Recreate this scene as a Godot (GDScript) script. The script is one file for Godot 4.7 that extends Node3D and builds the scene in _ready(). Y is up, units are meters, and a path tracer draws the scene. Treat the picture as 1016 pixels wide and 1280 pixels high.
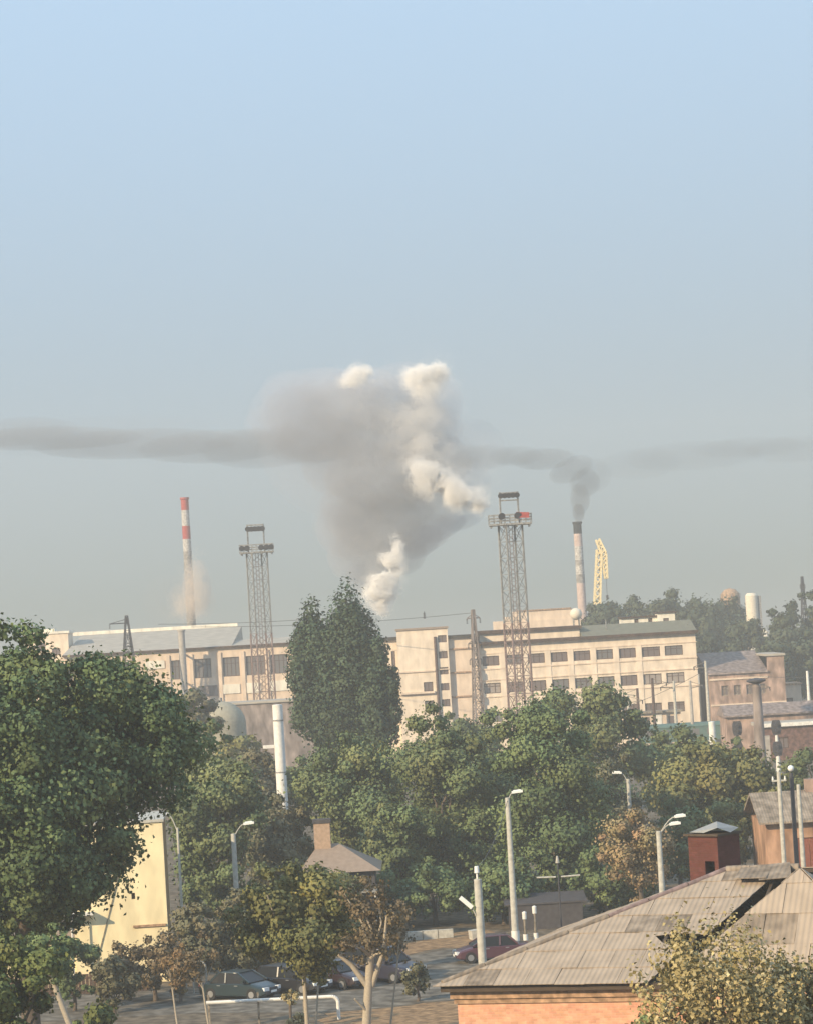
extends Node3D

var mats := {}
var tex := {}
var unit_box: ArrayMesh
var tree_count := 0


func _ready() -> void:
	# ---- camera, sky, sun, exposure, air
	var cam := Camera3D.new()
	cam.name = "camera"
	cam.position = Vector3(0, 19, 0)
	cam.rotation = Vector3(deg_to_rad(2.15), 0, deg_to_rad(-3.3))
	cam.fov = 20.0
	cam.near = 0.5
	cam.far = 6000.0
	add_child(cam)

	var env := Environment.new()
	env.background_mode = Environment.BG_SKY
	var sky_mat := ProceduralSkyMaterial.new()
	sky_mat.sky_top_color = Color(0.665, 0.785, 0.905)
	sky_mat.sky_horizon_color = Color(0.505, 0.535, 0.505)
	sky_mat.sky_curve = 0.10
	sky_mat.ground_bottom_color = Color(0.32, 0.31, 0.28)
	sky_mat.ground_horizon_color = Color(0.62, 0.63, 0.61)
	sky_mat.sun_angle_max = 8.0
	var sky := Sky.new()
	sky.sky_material = sky_mat
	env.sky = sky
	env.tonemap_mode = Environment.TONE_MAPPER_LINEAR
	env.tonemap_exposure = 1.37
	env.sdfgi_enabled = true
	env.ssao_enabled = true
	env.ssil_enabled = true
	env.fog_enabled = true
	env.fog_density = 0.00064
	env.fog_light_color = Color(0.80, 0.80, 0.785)
	env.volumetric_fog_enabled = true
	env.volumetric_fog_density = 0.0
	var we := WorldEnvironment.new()
	we.name = "world_environment"
	we.environment = env
	add_child(we)

	var sun := DirectionalLight3D.new()
	sun.name = "sun"
	sun.light_color = Color(1.0, 0.90, 0.74)
	sun.light_energy = 1.5
	sun.light_angular_distance = 0.5
	sun.shadow_enabled = true
	sun.look_at_from_position(Vector3.ZERO, Vector3(0.67, -0.41, -0.62), Vector3.UP)
	add_child(sun)

	make_materials()
	unit_box = box_mesh()
	build_ground()
	build_central_factory()
	build_hall()
	build_right_buildings()
	build_far_works()
	build_masts()
	build_smoke()
	build_near_house()
	build_yellow_house()
	build_mid_house()
	build_posts()
	build_yard()
	build_trees()


# ------------------------------------------------------------------ materials

func noise_tex(key: String, low: Color, high: Color, freq: float, seed_: int, octaves := 4, size := 256) -> NoiseTexture2D:
	if tex.has(key):
		return tex[key]
	var n := FastNoiseLite.new()
	n.seed = seed_
	n.frequency = freq
	n.fractal_octaves = octaves
	n.noise_type = FastNoiseLite.TYPE_SIMPLEX_SMOOTH
	var t := NoiseTexture2D.new()
	t.width = size
	t.height = size
	t.seamless = true
	t.noise = n
	var g := Gradient.new()
	g.set_color(0, low)
	g.set_color(1, high)
	t.color_ramp = g
	tex[key] = t
	return t


func lin(r: float, g: float, b: float) -> Color:
	return Color(r, g, b).linear_to_srgb()


# colour given as linear base colour; a worn, blotchy variation over it
func worn(key: String, c: Color, metres: float, lowest := 0.72, rough := 0.9, tint := Color(1, 1, 1)) -> StandardMaterial3D:
	var m := StandardMaterial3D.new()
	m.resource_name = key
	m.albedo_color = c.linear_to_srgb()
	m.roughness = rough
	m.metallic_specular = 0.3
	m.albedo_texture = noise_tex("worn_%d" % (hash(key) % 6), Color(lowest, lowest, lowest) * tint, Color(1, 1, 1), 0.018, hash(key) % 6 + 3, 5, 512)
	m.uv1_triplanar = true
	m.uv1_world_triplanar = true
	m.uv1_scale = Vector3.ONE / metres
	mats[key] = m
	return m


func plain(key: String, c: Color, rough := 0.7, metal := 0.0) -> StandardMaterial3D:
	var m := StandardMaterial3D.new()
	m.resource_name = key
	m.albedo_color = c.linear_to_srgb()
	m.roughness = rough
	m.metallic = metal
	mats[key] = m
	return m


func leafy(key: String) -> StandardMaterial3D:
	var m := StandardMaterial3D.new()
	m.resource_name = key
	m.vertex_color_use_as_albedo = true
	m.roughness = 0.65
	m.metallic_specular = 0.35
	m.backlight_enabled = true
	m.backlight = Color(0.35, 0.4, 0.2)
	m.cull_mode = BaseMaterial3D.CULL_DISABLED
	mats[key] = m
	return m


func make_materials() -> void:
	worn("dirt", Color(0.25, 0.20, 0.14), 9.0, 0.55, 1.0)
	worn("dry_grass", Color(0.47, 0.30, 0.16), 6.0, 0.55, 1.0)
	worn("asphalt", Color(0.29, 0.26, 0.215), 11.0, 0.7, 0.95)
	worn("cream_plaster", Color(0.84, 0.71, 0.56), 14.0, 0.84)
	worn("pink_plaster", Color(0.77, 0.62, 0.48), 14.0, 0.84)
	worn("hall_plaster", Color(0.76, 0.61, 0.47), 14.0, 0.84)
	worn("pale_panel", Color(0.85, 0.80, 0.68), 9.0, 0.85)
	worn("white_paint", Color(0.84, 0.82, 0.76), 5.0, 0.85, 0.6)
	worn("roof_felt", Color(0.085, 0.075, 0.06), 8.0, 0.6)
	worn("roof_edge", Color(0.12, 0.075, 0.055), 8.0, 0.6)
	worn("roof_green", Color(0.22, 0.215, 0.165), 10.0, 0.7)
	worn("roof_grey", Color(0.47, 0.43, 0.365), 20.0, 0.85)
	worn("frame_brown", Color(0.17, 0.115, 0.10), 4.0, 0.8)
	worn("frame_pale", Color(0.42, 0.36, 0.28), 4.0, 0.8)
	worn("mauve_brick", Color(0.58, 0.41, 0.33), 6.0, 0.6)
	worn("mauve_roof", Color(0.42, 0.34, 0.31), 8.0, 0.7)
	worn("shed_brick", Color(0.24, 0.14, 0.115), 6.0, 0.65)
	worn("grey_concrete", Color(0.44, 0.41, 0.37), 6.0, 0.7)
	worn("dome_grey", Color(0.40, 0.375, 0.29), 4.0, 0.85)
	worn("pale_concrete", Color(0.58, 0.56, 0.49), 3.0, 0.78)
	worn("mauve_concrete", Color(0.40, 0.335, 0.305), 5.0, 0.85)
	worn("steel_grey", Color(0.42, 0.415, 0.40), 3.0, 0.7, 0.6)
	worn("steel_rust", Color(0.42, 0.30, 0.27), 3.0, 0.65, 0.8)
	worn("dark_steel", Color(0.07, 0.07, 0.08), 3.0, 0.7, 0.6)
	worn("red_paint", Color(0.45, 0.085, 0.07), 5.0, 0.7, 0.7)
	worn("stack_white", Color(0.74, 0.71, 0.67), 5.0, 0.8, 0.7)
	worn("stack_grey", Color(0.46, 0.44, 0.42), 8.0, 0.8, 0.9)
	worn("stack_pink", Color(0.60, 0.47, 0.42), 8.0, 0.8, 0.9)
	worn("soot", Color(0.05, 0.055, 0.06), 4.0, 0.6, 0.9)
	worn("crane_yellow", Color(0.9, 0.74, 0.42), 5.0, 0.75, 0.6)
	worn("tank_white", Color(0.80, 0.72, 0.58), 5.0, 0.85, 0.6)
	worn("tank_orange", Color(0.62, 0.42, 0.27), 5.0, 0.85, 0.6)
	worn("yellow_plaster", Color(0.93, 0.80, 0.50), 6.0, 0.93)
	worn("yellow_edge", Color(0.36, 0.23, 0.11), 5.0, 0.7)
	worn("roof_slate", Color(0.445, 0.36, 0.275), 9.0, 0.82, 0.95)
	worn("roof_slate_dark", Color(0.425, 0.342, 0.26), 7.0, 0.82, 0.95)
	worn("roof_slate_pale", Color(0.46, 0.375, 0.29), 8.0, 0.84, 0.95)
	worn("old_wood", Color(0.10, 0.075, 0.055), 2.0, 0.6, 0.95)
	worn("tin", Color(0.33, 0.33, 0.31), 1.5, 0.6, 0.45)
	worn("cornice", Color(0.62, 0.40, 0.25), 3.0, 0.75)
	worn("bark", Color(0.15, 0.12, 0.095), 1.2, 0.55, 1.0)
	worn("pale_bark", Color(0.46, 0.40, 0.31), 1.0, 0.6, 1.0)
	worn("tan_brick", Color(0.46, 0.33, 0.235), 2.5, 0.6)
	worn("tan_roof", Color(0.34, 0.26, 0.20), 4.0, 0.7)
	worn("dark_wall", Color(0.09, 0.085, 0.09), 4.0, 0.6)
	worn("orange_plaster", Color(0.66, 0.40, 0.26), 4.0, 0.75)
	worn("rust_door", Color(0.28, 0.10, 0.065), 2.0, 0.7)
	worn("teal_paint", Color(0.11, 0.19, 0.17), 6.0, 0.7, 0.7)
	worn("brown_boards", Color(0.17, 0.115, 0.085), 2.0, 0.6)
	# rain runs down plaster: its stains are taller than wide
	for k in ["cream_plaster", "pink_plaster", "hall_plaster", "yellow_plaster", "orange_plaster", "pale_panel", "mauve_concrete", "mauve_brick"]:
		mats[k].uv1_scale = Vector3(1.3, 0.5, 1.3) / 14.0
	for k in ["roof_grey", "roof_slate", "roof_slate_dark", "roof_slate_pale", "mauve_roof", "asphalt", "roof_green"]:
		mats[k].metallic_specular = 0.08
	# asbestos cement sheets: waves run up the slope, stains lie over them
	var wave := Image.create(64, 4, false, Image.FORMAT_RGB8)
	for x in 64:
		var h := 0.5 + 0.5 * sin(TAU * x / 16.0)
		for y in 4:
			wave.set_pixel(x, y, Color(h, h, h))
	var wave_tex := ImageTexture.create_from_image(wave)
	for k in ["roof_slate", "roof_slate_dark", "roof_slate_pale"]:
		var m: StandardMaterial3D = mats[k]
		m.detail_enabled = true
		m.detail_blend_mode = BaseMaterial3D.BLEND_MODE_MUL
		m.detail_albedo = m.albedo_texture
		m.detail_uv_layer = BaseMaterial3D.DETAIL_UV_2
		m.uv2_triplanar = true
		m.uv2_world_triplanar = true
		m.uv2_scale = m.uv1_scale
		m.albedo_texture = null
		m.uv1_world_triplanar = false
		m.uv1_scale = Vector3.ONE / 0.72
		m.heightmap_enabled = true
		m.heightmap_texture = wave_tex
		m.heightmap_scale = 1.6
	plain("glass_dark", Color(0.15, 0.12, 0.112), 0.3)
	plain("glass_slate", Color(0.145, 0.14, 0.14), 0.3)
	plain("glass_pale", Color(0.30, 0.26, 0.23), 0.35)
	plain("glass_car", Color(0.014, 0.016, 0.018), 0.28)
	mats["glass_car"].metallic_specular = 0.3
	plain("black_hole", Color(0.012, 0.011, 0.01), 1.0)
	plain("cable", Color(0.06, 0.06, 0.065), 0.7)
	plain("lamp_white", Color(0.80, 0.80, 0.76), 0.4)
	plain("tyre", Color(0.018, 0.018, 0.018), 0.9)
	plain("rim", Color(0.45, 0.45, 0.45), 0.35, 0.7)
	plain("headlight_glass", Color(0.75, 0.76, 0.76), 0.15)
	for k in [["car_teal", Color(0.012, 0.028, 0.034)], ["car_black", Color(0.012, 0.012, 0.015)], ["car_navy", Color(0.022, 0.022, 0.040)], ["car_maroon", Color(0.075, 0.028, 0.040)], ["car_wine", Color(0.022, 0.010, 0.013)]]:
		var m := plain(k[0], k[1], 0.35)
		m.clearcoat_enabled = true
		m.clearcoat = 0.35
		m.clearcoat_roughness = 0.12
	leafy("leaf")
	# brickwork too fine to pick apart from here: colour and fine relief
	mats["orange_brick"] = brick_material("orange_brick", Color(0.74, 0.395, 0.255), Color(0.68, 0.45, 0.32), 11)
	mats["red_brick"] = brick_material("red_brick", Color(0.135, 0.052, 0.042), Color(0.12, 0.06, 0.05), 12)


func brick_material(key: String, brick: Color, joint: Color, seed_: int) -> StandardMaterial3D:
	var rng := RandomNumberGenerator.new()
	rng.seed = seed_
	var im := Image.create(512, 512, false, Image.FORMAT_RGB8)
	var hm := Image.create(512, 512, false, Image.FORMAT_RGB8)
	im.fill(joint.linear_to_srgb())
	hm.fill(Color(0.3, 0.3, 0.3))
	# 512 px are 2.08 m: 8 bricks across, 26 courses
	for row in 26:
		for k in 9:
			var v := rng.randf_range(0.86, 1.1)
			var c := Color(brick.r * v, brick.g * v * rng.randf_range(0.93, 1.05), brick.b * v).linear_to_srgb()
			var x0 := k * 64 - (32 if row % 2 else 0)
			var y0 := int(row * 512.0 / 26.0)
			var rect := Rect2i(x0 + 1, y0 + 1, 61, 17).intersection(Rect2i(0, 0, 512, 512))
			im.fill_rect(rect, c)
			hm.fill_rect(rect, Color.WHITE * rng.randf_range(0.8, 1.0))
	var m := StandardMaterial3D.new()
	m.resource_name = key
	m.albedo_texture = ImageTexture.create_from_image(im)
	m.heightmap_enabled = true
	m.heightmap_texture = ImageTexture.create_from_image(hm)
	m.heightmap_scale = 0.8
	m.uv1_triplanar = true
	m.uv1_world_triplanar = false
	m.uv1_triplanar_sharpness = 4.0
	m.uv1_scale = Vector3.ONE / 2.08
	m.roughness = 0.95
	m.metallic_specular = 0.25
	m.detail_enabled = true
	m.detail_blend_mode = BaseMaterial3D.BLEND_MODE_MUL
	m.detail_albedo = noise_tex("grime", Color(0.88, 0.87, 0.86), Color(1, 1, 1), 0.012, 21, 5, 512)
	m.detail_uv_layer = BaseMaterial3D.DETAIL_UV_1
	return m


# ------------------------------------------------------------------ mesh helpers

func begin() -> SurfaceTool:
	var st := SurfaceTool.new()
	st.begin(Mesh.PRIMITIVE_TRIANGLES)
	return st


func tri(st: SurfaceTool, a: Vector3, b: Vector3, c: Vector3) -> void:
	var n := (c - a).cross(b - a)
	n = n.normalized() if n.length() > 1e-9 else Vector3.UP
	for v in [a, b, c]:
		st.set_normal(n)
		st.add_vertex(v)


# corners clockwise as seen from outside
func quad(st: SurfaceTool, a: Vector3, b: Vector3, c: Vector3, d: Vector3) -> void:
	tri(st, a, b, c)
	tri(st, a, c, d)


func box(st: SurfaceTool, c: Vector3, s: Vector3, b := Basis.IDENTITY) -> void:
	var x := b.x * s.x * 0.5
	var y := b.y * s.y * 0.5
	var z := b.z * s.z * 0.5
	quad(st, c - x + y + z, c + x + y + z, c + x - y + z, c - x - y + z)
	quad(st, c + x + y - z, c - x + y - z, c - x - y - z, c + x - y - z)
	quad(st, c + x + y + z, c + x + y - z, c + x - y - z, c + x - y + z)
	quad(st, c - x + y - z, c - x + y + z, c - x - y + z, c - x - y - z)
	quad(st, c - x + y - z, c + x + y - z, c + x + y + z, c - x + y + z)
	quad(st, c - x - y + z, c + x - y + z, c + x - y - z, c - x - y - z)


# box from its limits
func lim(st: SurfaceTool, x0: float, x1: float, y0: float, y1: float, z0: float, z1: float) -> void:
	box(st, Vector3((x0 + x1) / 2, (y0 + y1) / 2, (z0 + z1) / 2), Vector3(absf(x1 - x0), absf(y1 - y0), absf(z1 - z0)))


func box_mesh() -> ArrayMesh:
	var st := begin()
	box(st, Vector3.ZERO, Vector3.ONE)
	return st.commit()


# a tapered round bar from a to b, smooth sided
func bar(st: SurfaceTool, a: Vector3, b: Vector3, ra: float, rb := -1.0, sides := 8) -> void:
	if rb < 0.0:
		rb = ra
	var d := (b - a).normalized()
	var u := d.cross(Vector3.UP if absf(d.y) < 0.9 else Vector3.RIGHT).normalized()
	var v := d.cross(u)
	for i in sides:
		var t0 := TAU * i / sides
		var t1 := TAU * (i + 1) / sides
		var n0 := u * cos(t0) + v * sin(t0)
		var n1 := u * cos(t1) + v * sin(t1)
		for w in [[a + n0 * ra, n0], [b + n0 * rb, n0], [b + n1 * rb, n1], [a + n0 * ra, n0], [b + n1 * rb, n1], [a + n1 * ra, n1]]:
			st.set_normal(w[1])
			st.add_vertex(w[0])
		tri(st, b, b + n1 * rb, b + n0 * rb)
		tri(st, a, a + n0 * ra, a + n1 * ra)


# square section strut, for lattice work
func strut(st: SurfaceTool, a: Vector3, b: Vector3, w: float) -> void:
	var d := b - a
	var l := d.length()
	var y := d / l
	var x := y.cross(Vector3.UP if absf(y.y) < 0.95 else Vector3.RIGHT).normalized()
	box(st, (a + b) / 2, Vector3(w, l, w), Basis(x, y, x.cross(y)))


# turned shape: profile of (radius, height) from the bottom up
func lathe(st: SurfaceTool, prof: Array, c: Vector3, sides := 20) -> void:
	for k in prof.size() - 1:
		var p: Vector2 = prof[k]
		var q: Vector2 = prof[k + 1]
		var slope := Vector2(q.y - p.y, p.x - q.x).normalized()
		for i in sides:
			var t0 := TAU * i / sides
			var t1 := TAU * (i + 1) / sides
			var e0 := Vector3(cos(t0), 0, sin(t0))
			var e1 := Vector3(cos(t1), 0, sin(t1))
			var n0 := e0 * slope.x + Vector3.UP * slope.y
			var n1 := e1 * slope.x + Vector3.UP * slope.y
			var a := c + e0 * p.x + Vector3.UP * p.y
			var b := c + e1 * p.x + Vector3.UP * p.y
			var d := c + e0 * q.x + Vector3.UP * q.y
			var e := c + e1 * q.x + Vector3.UP * q.y
			for w in [[a, n0], [e, n1], [d, n0], [a, n0], [b, n1], [e, n1]]:
				st.set_normal(w[1])
				st.add_vertex(w[0])


# a flat outline (x, y) given thickness along z
func prism(st: SurfaceTool, pts: PackedVector2Array, z0: float, z1: float, b := Basis.IDENTITY, o := Vector3.ZERO) -> void:
	if Geometry2D.is_polygon_clockwise(pts):
		pts = pts.duplicate()
		pts.reverse()
	if b.determinant() < 0.0:      # mirrored axes: keep the outside outside
		var w := z0
		z0 = -z1
		z1 = -w
		b = Basis(b.x, b.y, -b.z)
	var t := Geometry2D.triangulate_polygon(pts)
	for i in range(0, t.size(), 3):
		var p := [pts[t[i]], pts[t[i + 1]], pts[t[i + 2]]]
		if (p[1] - p[0]).cross(p[2] - p[0]) < 0:
			p = [p[0], p[2], p[1]]
		tri(st, o + b * Vector3(p[0].x, p[0].y, z1), o + b * Vector3(p[2].x, p[2].y, z1), o + b * Vector3(p[1].x, p[1].y, z1))
		tri(st, o + b * Vector3(p[0].x, p[0].y, z0), o + b * Vector3(p[1].x, p[1].y, z0), o + b * Vector3(p[2].x, p[2].y, z0))
	for i in pts.size():
		var p := pts[i]
		var q := pts[(i + 1) % pts.size()]
		quad(st, o + b * Vector3(p.x, p.y, z1), o + b * Vector3(q.x, q.y, z1), o + b * Vector3(q.x, q.y, z0), o + b * Vector3(p.x, p.y, z0))


# a wall in the plane z, z-thick to the back, with openings [x0, x1, y0, y1]
func wall_with_openings(st: SurfaceTool, x0: float, x1: float, y0: float, y1: float, z: float, thick: float, holes: Array) -> void:
	var ys := [y0, y1]
	for h in holes:
		ys.append(clampf(h[2], y0, y1))
		ys.append(clampf(h[3], y0, y1))
	ys.sort()
	for i in ys.size() - 1:
		var a: float = ys[i]
		var b: float = ys[i + 1]
		if b - a < 0.001:
			continue
		var cuts := []
		for h in holes:
			if h[2] < b - 0.0005 and h[3] > a + 0.0005:
				cuts.append([h[0], h[1]])
		cuts.sort_custom(func(p, q): return p[0] < q[0])
		var at := x0
		for c in cuts:
			if c[0] - at > 0.001:
				lim(st, at, c[0], a, b, z - thick, z)
			at = maxf(at, c[1])
		if x1 - at > 0.001:
			lim(st, at, x1, a, b, z - thick, z)


func obj(called: String, m: Mesh, mat: String, parent: Node3D = null, at := Vector3.ZERO, turn := 0.0) -> MeshInstance3D:
	var o := MeshInstance3D.new()
	o.name = called if parent else numbered(called)
	o.mesh = m
	o.material_override = mats[mat]
	o.position = at
	o.rotation.y = turn
	(parent if parent else self).add_child(o, true)
	if parent:
		fix_name(o, called)
	return o


func done(called: String, st: SurfaceTool, mat: String, parent: Node3D = null) -> MeshInstance3D:
	return obj(called, st.commit(), mat, parent)


# repeats take a three-digit number
func fix_name(o: Node, called: String) -> void:
	var p := o.get_parent()
	var key := "count_" + called
	var n: int = p.get_meta(key, 0) if p != self else 0
	if p != self:
		if n > 0:
			o.name = "%s_%03d" % [called, n]
		p.set_meta(key, n + 1)


var used := {}

func numbered(called: String) -> String:
	var n: int = used.get(called, 0)
	used[called] = n + 1
	return called if n == 0 else "%s_%03d" % [called, n]


func tag(o: Node, label: String, category: String, group := "", kind := "") -> void:
	o.set_meta("label", label)
	o.set_meta("category", category)
	if group:
		o.set_meta("group", group)
	if kind:
		o.set_meta("kind", kind)


func thing(called: String, label: String, category: String, at := Vector3.ZERO, turn := 0.0, group := "") -> Node3D:
	var o := Node3D.new()
	o.name = numbered(called)
	o.position = at
	o.rotation.y = turn
	add_child(o)
	tag(o, label, category, group)
	return o


func copy_of(o: Node3D, at: Vector3, turn: float, label: String) -> Node3D:
	var c: Node3D = o.duplicate()
	c.name = numbered(str(o.name).rstrip("0123456789").trim_suffix("_") if str(o.name).right(3).is_valid_int() else str(o.name))
	add_child(c)
	c.position = at
	c.rotation.y = turn
	c.set_meta("label", label)
	return c


# ------------------------------------------------------------------ ground

func sheet(called: String, pts: Array, y: float, mat: String) -> void:
	var st := begin()
	var p2 := PackedVector2Array()
	for p in pts:
		p2.append(Vector2(p[0], p[1]))
	var t := Geometry2D.triangulate_polygon(p2)
	for i in range(0, t.size(), 3):
		var a := Vector3(p2[t[i]].x, y, p2[t[i]].y)
		var b := Vector3(p2[t[i + 1]].x, y, p2[t[i + 1]].y)
		var c := Vector3(p2[t[i + 2]].x, y, p2[t[i + 2]].y)
		if (c - a).cross(b - a).y < 0:
			tri(st, a, c, b)
		else:
			tri(st, a, b, c)
	var o := done(called, st, mat)
	o.set_meta("kind", "structure")


func wavy(pts: Array, seed_: int, step := 2.0, amount := 0.5) -> Array:
	var rng := RandomNumberGenerator.new()
	rng.seed = seed_
	var out := []
	for i in pts.size():
		var a := Vector2(pts[i][0], pts[i][1])
		var b := Vector2(pts[(i + 1) % pts.size()][0], pts[(i + 1) % pts.size()][1])
		var n := maxi(1, int(a.distance_to(b) / step))
		for k in n:
			var p := a.lerp(b, float(k) / n)
			if k > 0:
				p += Vector2(rng.randf_range(-1, 1), rng.randf_range(-1, 1)) * amount
			out.append([p.x, p.y])
	return out


func build_ground() -> void:
	sheet("ground", [[-420, 60], [420, 60], [420, -950], [-420, -950]], 0.0, "dirt")
	# the yard between the cars and the maroon car, and the street that leaves it to the right
	sheet("road", wavy([[-30, -158], [-12, -157], [-3, -164], [1, -168], [6, -165], [14, -168], [30, -172], [30, -160], [8, -153], [1.5, -146], [-5, -144], [-12, -146.5], [-30, -147.5]], 5, 2.0, 0.35), 0.008, "asphalt")
	sheet("road", [[16, -204], [60, -204], [60, -212], [16, -212]], 0.008, "asphalt")
	sheet("grass_verge", wavy([[-3.2, -165], [0.6, -169], [4, -167.5], [3.5, -177], [-4, -177]], 6, 1.2, 0.3), 0.012, "dry_grass")
	sheet("grass_verge", wavy([[-5.4, -143.4], [1.0, -145.4], [2, -139], [1, -132], [-6, -132]], 7, 1.2, 0.3), 0.012, "dry_grass")


# ------------------------------------------------------------------ windows

# frame with two uprights and its glass behind it
func window(parent: Node3D, x0: float, x1: float, y0: float, y1: float, z: float, frame_mat: String, glass_mat: String, uprights := 2, rail := true) -> void:
	var st := begin()
	var w := 0.10
	lim(st, x0, x1, y1 - w, y1, z - 0.1, z)
	lim(st, x0, x1, y0, y0 + w, z - 0.1, z)
	lim(st, x0, x0 + w, y0 + w, y1 - w, z - 0.1, z)
	lim(st, x1 - w, x1, y0 + w, y1 - w, z - 0.1, z)
	for k in uprights:
		var x := lerpf(x0, x1, (k + 1.0) / (uprights + 1.0))
		lim(st, x - 0.05, x + 0.05, y0 + w, y1 - w, z - 0.09, z - 0.01)
	if rail:
		var y := lerpf(y0, y1, 0.68)
		lim(st, x0 + w, x1 - w, y - 0.04, y + 0.04, z - 0.085, z - 0.015)
	var f := done("window", st, frame_mat, parent)
	var gs := begin()
	lim(gs, x0 + 0.02, x1 - 0.02, y0 + 0.02, y1 - 0.02, z - 0.08, z - 0.05)
	done("pane", gs, glass_mat, f)


# ------------------------------------------------------------------ central factory

func build_central_factory() -> void:
	var rng := RandomNumberGenerator.new()
	rng.seed = 41
	var zf := -410.0
	# long office block
	var t := thing("factory_building", "long cream factory block with three rows of dark ribbon windows and flat roof", "factory building", Vector3.ZERO)
	var holes := []
	for k in 9:
		var x := 9.45 + 3.215 * k
		holes.append([x, x + (2.34 if k < 7 else 2.55), 12.05, 13.42])
		holes.append([x, x + (2.34 if k < 7 else 2.55), 8.15, 9.6])
		holes.append([x, x + 2.34, 4.1, 5.5])
	var st := begin()
	wall_with_openings(st, 9.0, 39.6, 0, 15.0, zf, 0.5, holes)
	lim(st, 39.1, 39.6, 0, 15.0, zf - 16, zf - 0.5)
	lim(st, 9.0, 9.5, 0, 15.0, zf - 16, zf - 0.5)
	lim(st, 9.0, 39.6, 0, 15.0, zf - 16.5, zf - 16)
	lim(st, 9.5, 39.1, 11.0, 11.3, zf - 16, zf - 0.5)
	lim(st, 9.5, 39.1, 7.0, 7.3, zf - 16, zf - 0.5)
	done("wall", st, "cream_plaster", t)
	for h in holes:
		window(t, h[0], h[1], h[2], h[3], zf - 0.16, "frame_brown", ["glass_dark", "glass_slate", "glass_dark", "glass_pale", "glass_dark"][rng.randi() % 5], 2, rng.randf() < 0.6)
	st = begin()
	lim(st, 8.9, 39.7, 11.5, 11.68, zf, zf + 0.12)
	lim(st, 8.9, 39.7, 13.7, 13.82, zf, zf + 0.10)
	lim(st, 8.9, 39.7, 7.6, 7.75, zf, zf + 0.12)
	lim(st, 8.9, 39.7, 9.95, 10.1, zf, zf + 0.14)
	done("string_course", st, "pink_plaster", t)
	for k in 9:
		st = begin()
		var x := 11.83 + 3.215 * k
		lim(st, x, x + 0.78, 3.6, 13.7, zf, zf + 0.09)
		if k < 7:
			done("pilaster", st, "cream_plaster", t)
	st = begin()
	lim(st, 8.6, 40.0, 15.0, 15.42, zf - 17, zf + 0.7)
	done("roof_slab", st, "roof_edge", t)
	# low pitched roof behind the eave
	st = begin()
	prism(st, PackedVector2Array([Vector2(0.2, 15.42), Vector2(-8.0, 16.9), Vector2(-16.6, 15.42)]), 23.6, 39.8, Basis(Vector3(0, 0, 1), Vector3.UP, Vector3(1, 0, 0)), Vector3(0, 0, zf))
	done("pitched_roof", st, "roof_green", t)
	# set back top storey at its left end
	var sb := begin()
	lim(sb, 9.2, 23.5, 15.42, 16.55, zf - 14, zf - 3)
	done("upper_storey", sb, "cream_plaster", t)
	sb = begin()
	lim(sb, 8.9, 23.8, 16.55, 16.98, zf - 14.3, zf - 2.5)
	done("upper_roof", sb, "roof_edge", t)
	# roof house on the right
	var hz := -420.0
	sb = begin()
	wall_with_openings(sb, 30.0, 36.0, 15.9, 17.55, hz, 0.3, [[31.9, 32.5, 15.9, 17.4], [33.9, 34.5, 15.9, 17.4]])
	lim(sb, 30.0, 36.0, 15.9, 17.55, hz - 4, hz - 3.7)
	lim(sb, 30.0, 30.3, 15.9, 17.55, hz - 3.7, hz - 0.3)
	lim(sb, 35.7, 36.0, 15.9, 17.55, hz - 3.7, hz - 0.3)
	done("roof_house", sb, "pale_panel", t)
	sb = begin()
	lim(sb, 31.95, 32.45, 15.92, 17.36, hz - 0.25, hz - 0.15)
	done("roof_house_door", sb, "frame_brown", t)
	sb = begin()
	lim(sb, 33.95, 34.45, 15.92, 17.36, hz - 0.25, hz - 0.15)
	done("roof_house_door", sb, "frame_brown", t)
	sb = begin()
	wall_with_openings(sb, 35.2, 37.7, 15.9, 18.05, hz + 1.0, 0.3, [[36.0, 36.8, 16.4, 17.3]])
	lim(sb, 35.2, 35.5, 15.9, 18.05, hz - 3, hz + 0.7)
	lim(sb, 37.4, 37.7, 15.9, 18.05, hz - 3, hz + 0.7)
	lim(sb, 35.2, 37.7, 15.9, 18.05, hz - 3.3, hz - 3)
	done("stair_head", sb, "pale_panel", t)
	window(t, 36.0, 36.8, 16.4, 17.3, hz + 0.85, "frame_brown", "glass_dark", 0, false)
	sb = begin()
	lim(sb, 29.8, 35.18, 17.55, 17.8, hz - 4.2, hz + 0.3)
	lim(sb, 35.0, 37.9, 18.05, 18.25, hz - 3.5, hz + 1.3)
	done("roof_house_slab", sb, "roof_edge", t)
	for p in [[12.0, 15.42, 1.2], [27.4, 16.2, 1.4], [39.0, 15.42, 0.9]]:
		sb = begin()
		bar(sb, Vector3(p[0], p[1], zf - 4), Vector3(p[0], p[1] + p[2], zf - 4), 0.09, 0.09, 6)
		done("vent_pipe", sb, "steel_grey", t)

	# stair tower and its two wings
	var s := thing("stair_tower_building", "tall cream stair tower block with small landing windows beside a drainpipe", "factory building", Vector3.ZERO)
	var zs := -408.5
	var lh := []
	for k in 5:
		lh.append([3.35, 4.55, 15.75 - 2.25 * k, 16.75 - 2.25 * k])
	lh.append([1.0, 2.3, 9.0, 10.3])
	lh.append([1.0, 2.3, 6.6, 7.7])
	st = begin()
	wall_with_openings(st, -2.4, 4.75, 0, 17.7, zs, 0.4, lh)
	lim(st, -2.4, -2.0, 0, 17.7, zs - 10, zs - 0.4)
	lim(st, 4.35, 4.75, 0, 17.7, zs - 10, zs - 0.4)
	lim(st, -2.4, 4.75, 0, 17.7, zs - 10.4, zs - 10)
	done("wall", st, "cream_plaster", s)
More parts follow.
